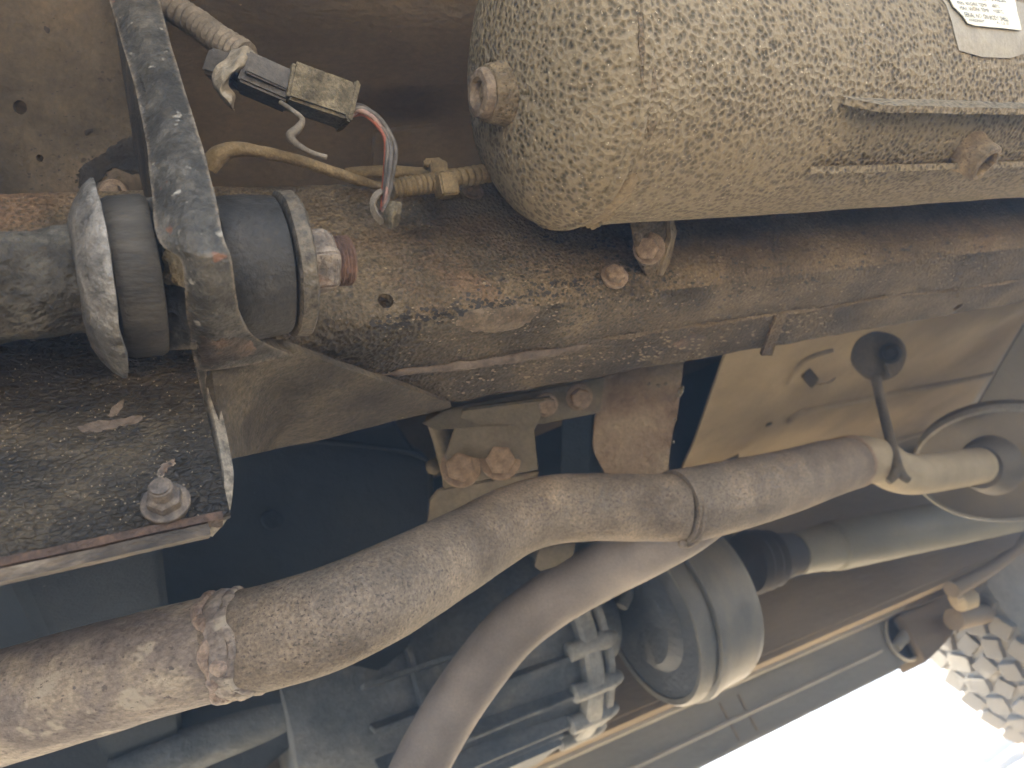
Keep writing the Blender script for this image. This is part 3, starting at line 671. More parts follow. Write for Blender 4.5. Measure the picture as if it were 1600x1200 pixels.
pit_field(PB, [(random.uniform(0, 320), random.uniform(560, 830), random.uniform(.6, 2), random.uniform(.5, 1.4)) for i in range(320)], 'dustpale', 'dust_crumbs', t)
# stud with nut and washer in the side plate
sp = PY(259, 786, YP + 0.0015)
bolt(sp, (-Y3 + Vector((-0.12, 0, 0.10))).normalized(), 0.0066, t, 'stud_nut', STUD)

# ------------------------------------------------------------------ radius arm with its bushes
BZ = P(310, 425, 0.312)                      # axis of the arm at the bracket
AX = (X3 + Vector((0, 0.0, 0.0))).normalized()
def onaxis(px):                              # axial position whose picture column is px
    lo, hi = -0.4, 0.4
    for _ in range(50):
        mid = (lo + hi) / 2; v = BZ + AX * mid - ORG
        c = 800 + F * v.dot(cr) / v.dot(cf)
        if c < px: lo = mid
        else: hi = mid
    return lo
t = thing('radius_arm', BZ, 'muddy forged radius arm with rubber bushes, dished washers and a big nut', 'suspension arm')
s0 = onaxis(158)
obj('arm_shaft', lathe(BZ, AX, [(s0 - .30, .024)] + [(s0 - .30 + .29 * k / 96, .024 - (.004 * max(0, k - 68) / 28)) for k in range(1, 97)] + [(s0 - .002, .019)], 72, 0.0034, 62), 'arm', t)
obj('dished_washer', rough(lathe(BZ, AX, [(s0 - .0085, .010), (s0 - .0085, .018), (s0 - .0070, .025), (s0 - .0045, .0305), (s0 - .0012, .0350), (s0 + .0022, .0377), (s0 + .0034, .0379), (s0 + .0036, .0365), (s0 + .0015, .031), (s0 + .001, .010)], 64, 0.0016, 70), .0004, 300), 'washer', t)
s1, s2 = onaxis(170), onaxis(246)
obj('rubber_bush', lathe(BZ, AX, [(s1, .026), (s1 + .0015, .0300), (s1 + .004, .0312), (s2 - .0025, .0316), (s2 - .0006, .0306), (s2, .027)], 64, 0.0006, 60), 'rubber', t)
s3, s4 = onaxis(335), onaxis(440)
obj('rubber_bush', lathe(BZ, AX, [(s3, .026), (s3 + .002, .0290), (s3 + .006, .0298), ((s3 + s4) / 2, .0300), (s4 - .003, .0292), (s4 - .001, .0286), (s4, .026)], 64, 0.0005, 60), 'rubber_dark', t)
s5 = s4 + .0005
obj('flat_washer', rough(lathe(BZ, AX, [(s5, .009), (s5, .0288), (s5 + .0008, .0306), (s5 + .0062, .0310), (s5 + .0074, .0298), (s5 + .0076, .0285), (s5 + .0076, .009)], 64, 0.0008, 90), .0003, 300), 'washer_dark' if 'washer_dark' in M else 'nut', t)
s6 = s5 + .0076; s7 = onaxis(522)
bm = lathe(BZ, AX, [(s6, .0142), (s6 + .0015, .0150), (s7 - .0035, .0148), (s7 - .001, .0135), (s7, .0115)], 6)
bmesh.ops.bevel(bm, geom=list(bm.edges), offset=.0016, segments=3, affect='EDGES', clamp_overlap=True)
bmesh.ops.subdivide_edges(bm, edges=bm.edges[:], cuts=3, use_grid_fill=True)
obj('nut', rough(bm, .0008, 170), 'nut', t)
pr = []
s8 = onaxis(548)
k = 0
while s7 - .001 + k * .0008 < s8:
    pr.append((s7 - .001 + k * .0008, .0104 if k % 2 == 0 else .0112)); k += 1
pr += [(s8, .0098), (s8 + .0004, 0)]
obj('threaded_end', lathe(BZ, AX, pr, 32), 'thread', t)

# ------------------------------------------------------------------ air tank
TY, TZ, TR = 0.1897, 0.3060, 0.0755
TC = rel(0, TY, TZ)
def tank_hit(px, py, r=None):
    r = r or TR; v = ray(px, py)
    a = v.y ** 2 + v.z ** 2; b = -2 * (v.y * TY + v.z * TZ); c = TY ** 2 + TZ ** 2 - r * r
    dd = max(b * b - 4 * a * c, 0); k = (-b - math.sqrt(dd)) / (2 * a)
    return ORG + v * k
seam = tank_hit(1008, 150).x
DL = 0.033
t = thing('air_tank', rel(seam, TY, TZ - TR), 'dusty olive cylindrical air tank with domed end and pitted paint', 'air tank')
prof = []
for k in range(0, 29):
    a = R(90 * k / 28); prof.append((-DL * math.cos(a), max(TR * math.sin(a) ** 0.96, 0)))
prof = [(s, r) for s, r in prof]
prof += [(0.002 + 1.15 * k / 60, TR + 0.0006) for k in range(61)]
prof += [(1.19, 0.03), (1.2, 0)]
obj('shell', rough(lathe(rel(seam, TY, TZ), X3, prof, 112), 0.0008, 22, 0.0004, 110), 'tank', t)
bs = []
for k in range(80):
    a = 2 * math.pi * k / 80
    bs.append(k)
obj('weld_seam', rough(lathe(rel(seam, TY, TZ), X3, [(-.0035, TR - .0012), (-.0022, TR + .0012), (0, TR + .0019), (.0022, TR + .0013), (.0032, TR - .001)], 120, .0011, 70), .0004, 300), 'tank', t)
# flaked weld patch low on the seam
def tank_pt(x, th, r): return rel(x, TY + r * math.cos(th), TZ + r * math.sin(th))
def tank_band(pix, w, h, name, mat):
    q = []
    for px, py, k in pix:
        p = tank_hit(px, py); q.append((p.x, math.atan2(p.z - HC - TZ, p.y - TY), k))
    q = catmull(q, 10); rows = []
    for sgn in (-1, -.5, 0, .5, 1):
        rows.append([tank_pt(x + sgn * w * k * (1 + .3 * noise.noise(Vector((th * 9, sgn, 0)))), th, TR + h * (1 - sgn * sgn * .9) + .0003) for x, th, k in q])
    return obj(name, sheet(rows, .002, 1, 1, .0006, 200), mat, t)
tank_band([(992, 268, .3), (984, 285, .9), (972, 303, 1.0), (955, 322, 1.0), (935, 340, .8), (918, 351, .3)], .0045, .0016, 'weld_patch', 'tank_weld')
tank_band([(1000, 20, .3), (1008, 60, .8), (1014, 100, 1.0), (1016, 140, 1.1), (1018, 180, .9), (1014, 215, .5), (1006, 250, .2)], .0042, .0004, 'dark_band', 'rail')
# end boss with its plug
bp = rel(seam - DL + .0035, TY + .006, TZ - .007)
obj('end_boss', rough(lathe(bp, -X3, [(-.008, .0165), (.001, .0160), (.0035, .0150), (.009, .0142), (.0115, .0130), (.012, .008)], 40, 0.0010, 120), .0003, 400), 'boss', t)
bm = lathe(bp - X3 * .0115, -X3, [(-.002, .0118), (.003, .0118), (.0045, .0108), (.005, .0075), (.0035, .0060), (-.001, .0055), (-.001, 0)], 32, .0007, 150)
obj('plug', bm, 'plug', t)
# longitudinal mounting flanges and the drain boss
def flange(px0, py0, outx, outy, xlen, up, dirv, w, name):
    p = tank_hit(px0, py0)
    th = math.atan2(p.z - HC - TZ, p.y - TY)
    rows = []
    n = 40
    for s in (0, .35, .7, 1.0):
        row = []
        for k in range(n + 1):
            f = k / n; x = p.x + xlen * f
            ww = w * min(1, 0.25 + (f * xlen) / 0.012)
            row.append(tank_pt(x, th, TR - .001) + dirv * (ww * s))
        rows.append(row)
    b = sheet(rows, .0036, 1, 3, .0005, 90)
    return obj(name, b, 'tank', t)
dn = (Vector((0, -0.62, -0.62))).normalized()
flange(1316, 150, 0, 0, .5, 0, Vector((0, -0.30, -0.90)).normalized(), .0150, 'mounting_flange')
flange(1264, 262, 0, 0, .5, 0, Vector((0, -0.45, -0.62)).normalized(), .0085, 'mounting_flange')
dp = tank_hit(1505, 236); dth = math.atan2(dp.z - HC - TZ, dp.y - TY)
dd = Vector((-0.42, math.cos(dth) * .9, math.sin(dth) * .9)).normalized()
dd = Vector((0.12, math.cos(dth), math.sin(dth))).normalized()
obj('drain_boss', rough(lathe(tank_pt(dp.x + .002, dth, TR - .008), dd, [(0, .0135), (.010, .0130), (.012, .0118), (.0225, .0115), (.0235, .0105), (.0235, .0078), (.016, .0072), (.016, 0)], 40, .0006, 120), .0002, 400), 'boss', t)
# paper label with its printed lines, wrapped on the shell
l0 = tank_hit(1482, -4); l1 = tank_hit(1590, 50); l2 = tank_hit(1480, 10); l3 = tank_hit(1585, 0)
def tank_xt(px, py):
    p = tank_hit(px, py); return p.x, math.atan2(p.z - HC - TZ, p.y - TY)
def tank_off(px, py, dx=0, dth=0):
    x, th = tank_xt(px, py); return (x + dx, th + dth)
UPT = tank_off(1500, 20)[1] - tank_off(1500, 60)[1]        # sense of 'up' round the shell
LAB = [tank_off(1476, 3, -.010, UPT * 1.3), tank_off(1476, 3), tank_off(1483, 16), tank_off(1497, 29), tank_off(1505, 40), tank_off(1516, 44), tank_off(1550, 47), tank_off(1588, 51), tank_off(1582, 25), tank_off(1578, 3), tank_off(1578, 3, -.010, UPT * 1.3)]
def wrap_poly(pix, r, th, name, mat, parent):
    bm = bmesh.new(); vs = [bm.verts.new((a, b * TR, 0)) for a, b in pix]; f = bm.faces.new(vs)
    bmesh.ops.triangulate(bm, faces=[f])
    for _ in range(3): bmesh.ops.subdivide_edges(bm, edges=bm.edges[:], cuts=1, use_grid_fill=True)
    bmesh.ops.triangulate(bm, faces=bm.faces[:])
    bmesh.ops.solidify(bm, geom=bm.faces[:], thickness=th)
    for v in bm.verts:
        a, b, c = v.co
        v.co = tank_pt(a, b / TR, r + c + .0003 * noise.noise(Vector((a, b, 0)) * 90))
    return obj(name, bm, mat, parent)
GL = [tank_off(1476, 4, -.012, UPT), tank_off(1474, 10), tank_off(1486, 50), tank_off(1494, 80), tank_off(1530, 90), tank_off(1575, 92), tank_off(1600, 84), tank_off(1640, 78), tank_off(1640, 50, 0, UPT)]
wrap_poly(GL, TR + .0010, .0005, 'glue_patch', 'tank_smooth', t)
lab = wrap_poly(LAB, TR + .0024, .0005, 'paper_label', 'paper', t)
def text_on_tank(txt, pa, pb, h, parent):
    """line of print from picture point pa to pb, wrapped onto the tank"""
    cu = bpy.data.curves.new('line', 'FONT'); cu.body = txt; cu.size = 1.0; cu.resolution_u = 2
    o = bpy.data.objects.new('line', cu); COL.objects.link(o)
    dg = bpy.context.evaluated_depsgraph_get(); me = bpy.data.meshes.new_from_object(o.evaluated_get(dg))
    bpy.data.objects.remove(o); bpy.data.curves.remove(cu)
    wmax = max(v.co.x for v in me.vertices)
    (xa, ta), (xb, tb) = tank_xt(*pa), tank_xt(*pb)
    ex = Vector((xb - xa, (tb - ta) * TR, 0)); ln = ex.length; ex.normalize(); ey = Vector((-ex.y, ex.x, 0))
    # text up direction: towards growing picture height
    (xu, tu) = tank_xt(pa[0] + 3, pa[1] + 12); upv = Vector((xa - xu, (ta - tu) * TR, 0))
    if ey.dot(upv) < 0: ey = -ey
    for v in me.vertices:
        u = v.co.x / wmax * ln; w = v.co.y * h
        q = Vector((xa, ta * TR, 0)) + ex * u + ey * w
        v.co = tank_pt(q.x, q.y / TR, TR + .0033 + .0003 * noise.noise(Vector((q.x, q.y, 0)) * 90))
    return link('print_line', me, 'ink', parent, False)
text_on_tank('MAX. WORK. PRESS.', (1484, 4), (1566, 10), .0034, lab)
text_on_tank('MIN. WORK TEMP.   -40°C', (1488, 13), (1555, 19), .0034, lab)
text_on_tank('MAX. WORK TEMP.   +100°C', (1492, 21), (1560, 27), .0034, lab)
text_on_tank('SERIAL NO. ON BODY SHELL', (1499, 31), (1568, 38.5), .0038, lab)
text_on_tank('ASSESSMENT', (1506, 37.5), (1530, 40.5), .0022, lab)
text_on_tank('IN. C.B. LB', (1549, 42), (1568, 44.5), .0022, lab)
# mounting ear bolted to the rail
e = [PY(985, 348, .252), PY(1044, 338, .262), PY(1046, 352, .266), PY(1058, 362, .268), PY(1052, 390, .276), PY(1040, 420, .280), PY(1018, 446, .2845), PY(990, 405, .280)]
obj('mounting_ear', plate([P(990, 345, .440), P(1040, 340, .458), P(1046, 352, .462), P(1056, 362, .468), P(1048, 392, .472), P(1034, 428, .476), P(1018, 444, .478), P(1000, 408, .462)], .004, None, .0006), 'rail', t)
obj('ear_flange', plate([P(1046, 338, .458), P(1050, 336, .468), P(1059, 362, .470), P(1048, 410, .478), P(1036, 432, .482), P(1030, 430, .474), P(1050, 372, .463)], .003, None, .0004), 'tank_weld', t)
bolt(P(1014, 388, .458), (ORG - P(1010, 386, .45)).normalized() + Vector((-.5, 0, 0)), 0.0072, t)

# ------------------------------------------------------------------ wiring
t = thing('wiring_connector', P(480, 130, .36), 'muddy two piece wiring plug hanging from a torn corrugated conduit', 'connector')
pts = [(P(205, -50, .40), .0066), (P(262, 5, .392), .0066), (P(310, 38, .384), .0066), (P(345, 64, .376), .0066), (P(385, 88, .370), .0066)]
cnt = 18
obj('conduit', tube(pts, 20, cnt, True, 0.0003, 200, lambda i: (1.04, 1.12, 1.04, .74)[i % 4]), 'conduit', t)
tp = [[P(362, 78, .362), P(384, 72, .358), P(400, 82, .362)], [P(350, 92, .358), P(372, 100, .352), P(394, 98, .360)], [P(336, 108, .356), P(352, 122, .350), P(368, 112, .356)],
      [P(330, 128, .357), P(344, 142, .352), P(358, 130, .358)], [P(345, 152, .359), P(358, 160, .355), P(368, 148, .361)], [P(362, 172, .362), P(364, 173, .361), P(366, 174, .361)]]
obj('torn_tape', sheet(tp, .0006, 6, 6, .0012, 160), 'tape', t)
def obox(pa, pb, w, h, bev, upv):
    d = (pb - pa); L = d.length; x = d.normalized(); z = (upv - x * upv.dot(x)).normalized(); y = z.cross(x)
    return box((pa + pb) / 2, (x, y, z), (L, w, h), bev)
pa, pb = P(340, 112, .372), P(452, 148, .366)
obj('plug_half', obox(P(378, 112, .362), P(456, 146, .370), .018, .0155, .0012, cu), 'connector', t)
obj('plug_ridge', obox(P(384, 108, .352), P(450, 138, .361), .004, .004, .0008, cu), 'connector', t)
obj('plug_back', obox(P(328, 100, .372), P(380, 118, .372), .014, .013, .0015, cu), 'connector', t)
bm = obox(P(447, 133, .366), P(546, 168, .380), .021, .0185, .0016, cu + cr * .1)
bmesh.ops.subdivide_edges(bm, edges=bm.edges[:], cuts=3, use_grid_fill=True)
obj('socket_half', rough(bm, .0006, 240), 'connector_tan', t)
obj('socket_rim', obox(P(538, 165, .3785), P(548, 169, .380), .0225, .0205, .001, cu + cr * .1), 'connector_tan', t)
obj('retaining_clip', tube([(P(438, 160, .36), .0011), (P(456, 172, .358), .0012), (P(472, 186, .356), .0013), (P(466, 200, .354), .0020), (P(454, 212, .352), .0022), (P(462, 224, .352), .0016), (P(485, 238, .353), .0013), (P(511, 246, .354), .0012)], 10, 6), 'conduit', t)
wires = [('wire_black', 0, 0, .0013), ('wire_black', 6, -4, .0012), ('wire_red', -5, 4, .0009), ('wire_pink', 0, 6, .0012), ('wire_black', 8, 2, .0013), ('wire_pink', 3, 8, .0010)]
for i, (mt, dx, dy, r) in enumerate(wires):
    w = [(545, 176), (560, 168), (582, 178), (600, 203), (611, 232), (609, 262), (605, 298), (601, 325)]
    if mt == 'wire_red': w = [(545, 178), (563, 176), (582, 190), (597, 212), (600, 236), (601, 262), (601, 290), (600, 325)]
    ph = i * 1.1
    obj('wire', tube([(P(x + dx * .9 * math.cos(ph + k * .5), y + dy * .8, .376 + .0022 * math.sin(ph + k * .9) + k * .0008), r) for k, (x, y) in enumerate(w)], 10, 7), mt, t)
# split sleeve end
slv = [[P(583, 296, .388), P(576, 318, .382), P(584, 345, .384)], [P(600, 292, .392), P(590, 322, .376), P(597, 352, .378)], [P(618, 316, .386), P(612, 330, .374), P(610, 356, .376)], [P(627, 312, .384), P(626, 330, .376), P(622, 352, .380)]]
obj('split_sleeve', sheet([[P(603, 318, .380), P(600, 335, .378), P(600, 354, .380)], [P(614, 314, .376), P(612, 334, .374), P(612, 357, .376)], [P(627, 316, .379), P(627, 333, .378), P(622, 352, .380)]], .0012, 5, 5, .0010, 200), 'connector_tan', t)
obj('sleeve_hook', sheet([[P(602, 291, .385), P(606, 298, .383)], [P(585, 300, .380), P(592, 305, .378)], [P(577, 318, .378), P(585, 318, .376)], [P(582, 338, .378), P(590, 334, .376)], [P(594, 352, .380), P(602, 346, .379)]], .0012, 4, 5), 'conduit', t)

t = thing('rail_conduit', PY(700, 285, .285), 'mud tan corrugated cable conduit clipped along the top of the chassis rail', 'conduit')
pts = [(P(612, 296, .402), .0052), (P(650, 289, .408), .0054), (P(690, 284, .416), .0053), (P(740, 274, .427), .0052), (P(790, 266, .44), .0052), (P(850, 252, .455), .0052)]
obj('corrugated_tube', tube(pts, 18, 20, True, 0.0004, 160, lambda i: (1.02, 1.08, 1.0, .84)[i % 4]), 'conduit_tan', t)
obj('clip', obox(P(683, 292, .408), P(710, 289, .412), .013, .012, .001, cu), 'conduit_tan', t)
obj('clip', obox(P(672, 266, .424), P(698, 264, .426), .010, .008, .001, cu), 'conduit_tan', t)
obj('clip', obox(P(662, 257, .43), P(690, 255, .432), .008, .005, .001, cu), 'conduit_tan', t)
t = tag(obj('brake_pipe', tube([(P(325, 262, .345), .0045), (P(345, 240, .345), .0042), (P(372, 233, .347), .0030), (P(420, 240, .355), .0028), (P(480, 255, .368), .0028), (P(540, 275, .385), .0026), (P(590, 290, .40), .0024), (P(640, 294, .415), .0024)], 12, 8, True, .0006, 120), 'conduit_tan'), 'thin mud crusted pipe curving from behind the strap to the conduit', 'pipe')
t = tag(obj('support_rod', tube([(P(540, 272, .43), .0035), (P(600, 268, .435), .0035), (P(700, 272, .45), .0034), (P(800, 262, .47), .0034)], 12, 4, True, .0004, 120), 'conduit_tan'), 'straight dirty rod behind the clipped conduit', 'rod')

# ------------------------------------------------------------------ exhaust
t = thing('exhaust_pipe', P(600, 915, .46), 'speckled rusty exhaust pipe with lumpy weld and branch joint below the chassis rail', 'exhaust')
main = [(-160, 1152, .440, .0318), (0, 1106, .434, .0314), (120, 1070, .432, .0306), (240, 1036, .432, .0296), (345, 1010, .436, .0288)]
main2 = [(345, 1010, .436, .0290), (430, 992, .436, .0292), (520, 963, .442, .0290), (600, 926, .462, .0286), (675, 886, .505, .0282), (742, 848, .552, .0279), (800, 815, .592, .0277), (850, 798, .615, .0276), (920, 792, .632, .0277), (1000, 793, .645, .0279), (1062, 793, .652, .0286)]
obj('front_section', tube([(P(a, b, c), r) for a, b, c, r in main], 64, 14, True, .0007, 40), 'exhaust_old', t)
obj('bend', tube([(P(a, b, c), r) for a, b, c, r in main2], 64, 12, True, .0004, 40), 'exhaust', t)
j1 = [(1055, 792, .650, .0312), (1100, 784, .665, .0315), (1160, 770, .70, .0316), (1230, 752, .77, .0315), (1290, 733, .85, .0314), (1333, 722, .93, .0312)]
obj('rear_section', tube([(P(a, b, c), r) for a, b, c, r in j1], 56, 12, True), 'exhaust', t)
tp_ = [(1328, 723, .918, .0300), (1350, 718, .93, .0290), (1375, 722, .945, .0275), (1400, 736, .96, .0265), (1430, 741, .99, .0260), (1480, 735, 1.045, .0258), (1530, 727, 1.10, .0256)]
obj('tail_bend', tube([(P(a, b, c), r) for a, b, c, r in tp_], 40, 10, True), 'pipe_tan', t)
obj('end_collar', tube([(P(1322, 724, .910), .0322), (P(1334, 721, .932), .0318)], 40, 3, True, .0006, 200), 'bolt', t)
br = [(1105, 800, .672, .0235), (1062, 826, .672, .0255), (1000, 860, .70, .0265), (930, 897, .735, .0268), (860, 938, .75, .0270), (800, 985, .75, .0270), (750, 1045, .745, .0270), (705, 1110, .74, .0270), (660, 1190, .735, .0270), (615, 1290, .73, .0270)]
obj('branch', tube([(P(a, b, c), r) for a, b, c, r in br], 48, 10, True), 'branch', t)
# weld beads round the joints
def weld_ring(c, d, r, rb, name, mat, amp, seg=110, lump=120, wand=0.0):
    x, y, d = frame_for(d); pts = []
    for k in range(seg):
        a = 2 * math.pi * k / seg; v = x * math.cos(a) + y * math.sin(a)
        q = c + v * r
        pts.append((q + d * (wand * noise.noise(q * 55)), rb * (1 + amp * noise.noise(q * lump))))
    bm = bmesh.new(); rings = []
    for k, (p, rr) in enumerate(pts):
        td = (pts[(k + 1) % seg][0] - pts[k - 1][0]).normalized(); out = (p - c).normalized(); sd = td.cross(out)
        rings.append([bm.verts.new(p + (out * math.cos(2 * math.pi * j / 10) * 0.75 + sd * math.sin(2 * math.pi * j / 10)) * rr) for j in range(10)])
    for k in range(seg):
        a, b = rings[k], rings[(k + 1) % seg]
        for j in range(10): bm.faces.new((a[j], a[(j + 1) % 10], b[(j + 1) % 10], b[j]))
    return obj(name, rough(bm, .0006, 240), mat, t)
wd_ = (P(430, 985, .436) - P(300, 1021, .436)).normalized()
wd_ = (wd_ + X3 * .15).normalized()
weld_ring(P(350, 1009, .436), wd_, .0288, .0034, 'weld_bead', 'weld', .8, wand=.012)
weld_ring(P(384, 1001, .436), wd_, .0287, .0030, 'weld_bead', 'exhaust_old', .6, wand=.008)
weld_ring(P(366, 1005, .436), wd_, .0262, .0066, 'weld_bead', 'exhaust_old', .35, wand=.005, lump=60)
obj('weld_blob', rough(lathe(P(344, 1040, .406), (ORG - P(344, 1040, .4)), [(-.005, .004), (-.001, .0052), (.0015, .0038), (.0026, .0015), (.0028, 0)], 24, .0005, 200), .0005, 200), 'weld', t)
jd = (P(1100, 784, .665) - P(1020, 793, .645)).normalized()
weld_ring(P(1066, 796, .653), jd, .0312, .0019, 'weld_bead', 'exhaust', .5)
obj('joint_tab', rough(lathe(P(1068, 848, .640), (ORG - P(1068, 848, .64)), [(-.004, .0045), (0, .004), (.0015, .0025), (.002, 0)], 20, .0008, 200), .0006, 200), 'exhaust', t)
bx_ = tag(obj('clip_plate', plate([P(843, 855, .66), P(900, 848, .668), P(896, 868, .668), P(868, 886, .664), P(845, 893, .66), P(836, 886, .659)], .003, None, .0006), 'bracket'), 'small bent dusty plate hanging under the exhaust bend', 'plate')

t = thing('silencer', P(1560, 735, 1.16), 'round exhaust silencer with flared bright rim at the tail pipe end', 'silencer')
mc = P(1566, 728, 1.17); md = -(cr * -.30 + cf * -.70 + cu * -.64).normalized()
obj('shell', lathe(mc, md, [(.016, 0), (.016, .05), (.010, .09), (-.004, .116), (.004, .121), (.02, .117), (.035, .10), (.035, 0)], 64), 'muffler', t)
obj('rim', lathe(mc, md, [(-.004, .1165), (-.008, .1190), (-.006, .1225), (.004, .1230), (.006, .1190)], 64, loop=True), 'muffler_rim', t)
obj('inlet_collar', lathe(P(1540, 728, 1.12), (P(1540, 728, 1.12) - P(1480, 735, 1.045)), [(-.022, .024), (-.022, .0315), (-.010, .036), (.010, .042), (.020, .044), (.020, .024)], 40, loop=True), 'muffler', t)

t = thing('exhaust_hanger', P(1375, 560, .98), 'brown rubber exhaust hanger disc with forked rod above the tail bend', 'hanger')
hd = (ORG - P(1372, 560, .98)).normalized()
obj('hanger_disc', rough(lathe(P(1372, 556, .985), hd, [(-.012, .028), (.004, .032), (.010, .031), (.013, .026), (.013, 0)], 36, .002, 40), .001, 60), 'hanger', t)
obj('hanger_knob', lathe(P(1391, 552, .965), hd, [(-.006, .012), (.006, .013), (.010, .009), (.006, .006), (.006, 0)], 24), 'black', t)
obj('hanger_hook', plate([P(1384, 570, .96), P(1410, 556, .965), P(1408, 575, .963), P(1392, 588, .96)], .006, None, .001), 'hanger', t)
obj('rod', tube([(P(1368, 588, .975), .0068), (P(1376, 625, .965), .0062), (P(1388, 675, .94), .0062), (P(1400, 720, .915), .0064), (P(1404, 738, .908), .0070)], 14, 6), 'hanger', t)
obj('fork', tube([(P(1388, 753, .902), .0042), (P(1396, 744, .904), .0052), (P(1404, 730, .910), .006)], 12, 5), 'hanger', t)
obj('fork', tube([(P(1420, 751, .904), .0042), (P(1411, 744, .905), .0052), (P(1403, 730, .910), .006)], 12, 5), 'hanger', t)

# ------------------------------------------------------------------ floor panel behind the hanger
t = thing('pressed_floor_panel', rel(1.0, .8, .4), 'tan dusty pressed floor panel with long swages behind the hanger', 'panel')
ZF = 0.405
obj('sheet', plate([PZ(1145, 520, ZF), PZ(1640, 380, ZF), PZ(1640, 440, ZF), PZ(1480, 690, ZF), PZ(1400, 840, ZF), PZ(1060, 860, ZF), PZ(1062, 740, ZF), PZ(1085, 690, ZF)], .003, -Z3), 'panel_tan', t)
def swage(pix, r, name='swage'):
    return obj(name, tube([(PZ(a, b, ZF - .0005), r * k) for a, b, k in pix], 10, 6), 'panel_tan', t)
swage([(1232, 660, .6), (1240, 650, 1), (1262, 641, 1), (1330, 627, 1), (1420, 610, 1), (1548, 585, .8)], .0085)
swage([(1300, 706, .8), (1380, 692, 1), (1460, 672, 1), (1530, 656, .8)], .0085)
swage([(1232, 600, .6), (1246, 575, 1), (1262, 560, 1), (1300, 548, .7)], .0065)
o = obj('slot_shade_plate', plate([PZ(1252, 588, ZF - .001), PZ(1266, 575, ZF - .001), PZ(1280, 592, ZF - .001), PZ(1268, 608, ZF - .001)], .002, -Z3), 'hole_shade', t)  # flat dark piece painted as a shaded slot
swage([(1282, 600, .5), (1296, 597, 1), (1306, 590, .5)], .003)
obj('hole_shade_disc', lathe(PZ(1202, 664, ZF - .001), Z3, [(0, .006), (.001, .006), (.001, 0)], 16), 'hole_shade', t)  # thin dark disc painted as a shaded hole
t = tag(obj('bulkhead_panel', plate([P(1495, 690, 1.30), P(1640, 440, 1.36), P(1900, 440, 1.5), P(1900, 770, 1.45), P(1480, 750, 1.30)], .004), 'panel_grey'), 'sloping grey brown panel above the silencer', 'panel')

# ------------------------------------------------------------------ gearbox mount brackets under the rail
t = thing('mount_bracket', P(770, 690, .64), 'dusty grey mounting bracket with two hex bolts beyond the chassis rail', 'bracket')
obj('bolted_plate', plate([P(722, 640, .60), P(862, 622, .61), P(832, 672, .622), P(842, 735, .636), P(772, 747, .64), P(692, 765, .64), P(690, 730, .635)], .005, None, .0012), 'bracket', t)
fd = (ORG - P(760, 720, .64)).normalized()
bolt(P(720, 730, .632), fd, .0125, t); bolt(P(782, 719, .634), fd, .0125, t, spin=.6)
obj('lower_leg', plate([P(685, 765, .645), P(842, 737, .642), P(838, 760, .648), P(760, 790, .652), P(700, 830, .655), P(664, 850, .655), P(672, 780, .65)], .005, None, .0012), 'bracket', t)
obj('top_strip', plate([P(660, 662, .598), P(700, 640, .598), P(945, 590, .64), P(938, 645, .645), P(850, 662, .625), P(680, 672, .602)], .004, None, .0008), 'bracket', t)
bolt(P(905, 620, .634), (fd + Vector((0, 0, -.6))).normalized(), .0085, t)
bolt(P(853, 632, .618), (fd + Vector((0, 0, -.6))).normalized(), .0075, t)
obj('stay_rod', tube([(P(678, 650, .64), .0075), (P(690, 690, .65), .007), (P(700, 730, .66), .007)], 12, 4), 'bracket', t)
t = thing('support_plate', P(1000, 670, .68), 'rust blotched upright support plate with ragged mud along its edge', 'plate')
obj('plate', sheet([[P(940, 590, .665), P(1000, 575, .67), P(1070, 560, .675)], [P(932, 640, .672), P(1000, 640, .676), P(1060, 635, .68)], [P(928, 700, .68), P(995, 700, .684), P(1048, 695, .688)],
                    [P(946, 742, .688), P(995, 745, .69), P(1044, 740, .694)]], .005, 8, 8, .003, 40), 'bracket_rust', t)
for i, (a, b, s) in enumerate(((1063, 612, 5), (1060, 618, 4), (1066, 606, 3), (1028, 602, 4), (1014, 600, 3), (1040, 600, 3), (1055, 655, 3), (1052, 690, 3))):
    c = P(a, b, .668)
    obj('mud_crumb', rough(lathe(c, hd, [(-.002, .0008), (-.001, s * .0005), (.001, s * .0004), (.002, 0)], 9, .001, 300), .0008, 500), 'bracket', t)

# ------------------------------------------------------------------ dark tub beyond the rail
t = thing('dark_tub', P(520, 790, .86), 'dark flat tub panel, tinted to imitate blue lens veil, with rounded corner between rail and exhaust', 'panel')
def rrect(px, py, r, n=6): return None
pts = [P(-300, 700, .78), P(330, 640, .79), P(600, 640, .83)]
for k in range(7):
    a = R(-90 + 15 * k); pts.append(P(640 + 30 * math.cos(a), 735 + 30 * math.sin(a), .85))
pts += [P(672, 830, .87), P(640, 1010, .90), P(300, 1300, .88), P(-300, 1400, .84)]
obj('tub', plate(pts, .02, None, .004), 'veil_blue_dark', t)
obj('bead_edge', tube([(P(320, 712, .785), .003), (P(480, 690, .805), .003), (P(600, 700, .825), .003), (P(655, 712, .845), .003), (P(671, 735, .85), .003), (P(673, 830, .868), .003)], 10, 5), 'veil_blue_dark', t)
obj('dent', rough(lathe(P(425, 812, .828), (ORG - P(425, 812, .83)), [(-.002, .012), (.0005, .009), (.001, 0)], 20, .003, 60), .0008, 80), 'veil_blue_dark', t)
t = tag(obj('tunnel_wall', plate([P(300, 560, 1.16), P(1170, 500, 1.30), P(1140, 900, 1.38), P(300, 1180, 1.16)], .01), 'veil_blue_dark'), 'black shadowed wall deep behind the mounting brackets', 'panel')
t = tag(obj('tunnel_post', plate([P(880, 640, .9), P(925, 640, .9), P(920, 760, .92), P(876, 760, .92)], .01), 'cross'), 'narrow dark upright between the two mounting plates', 'post')
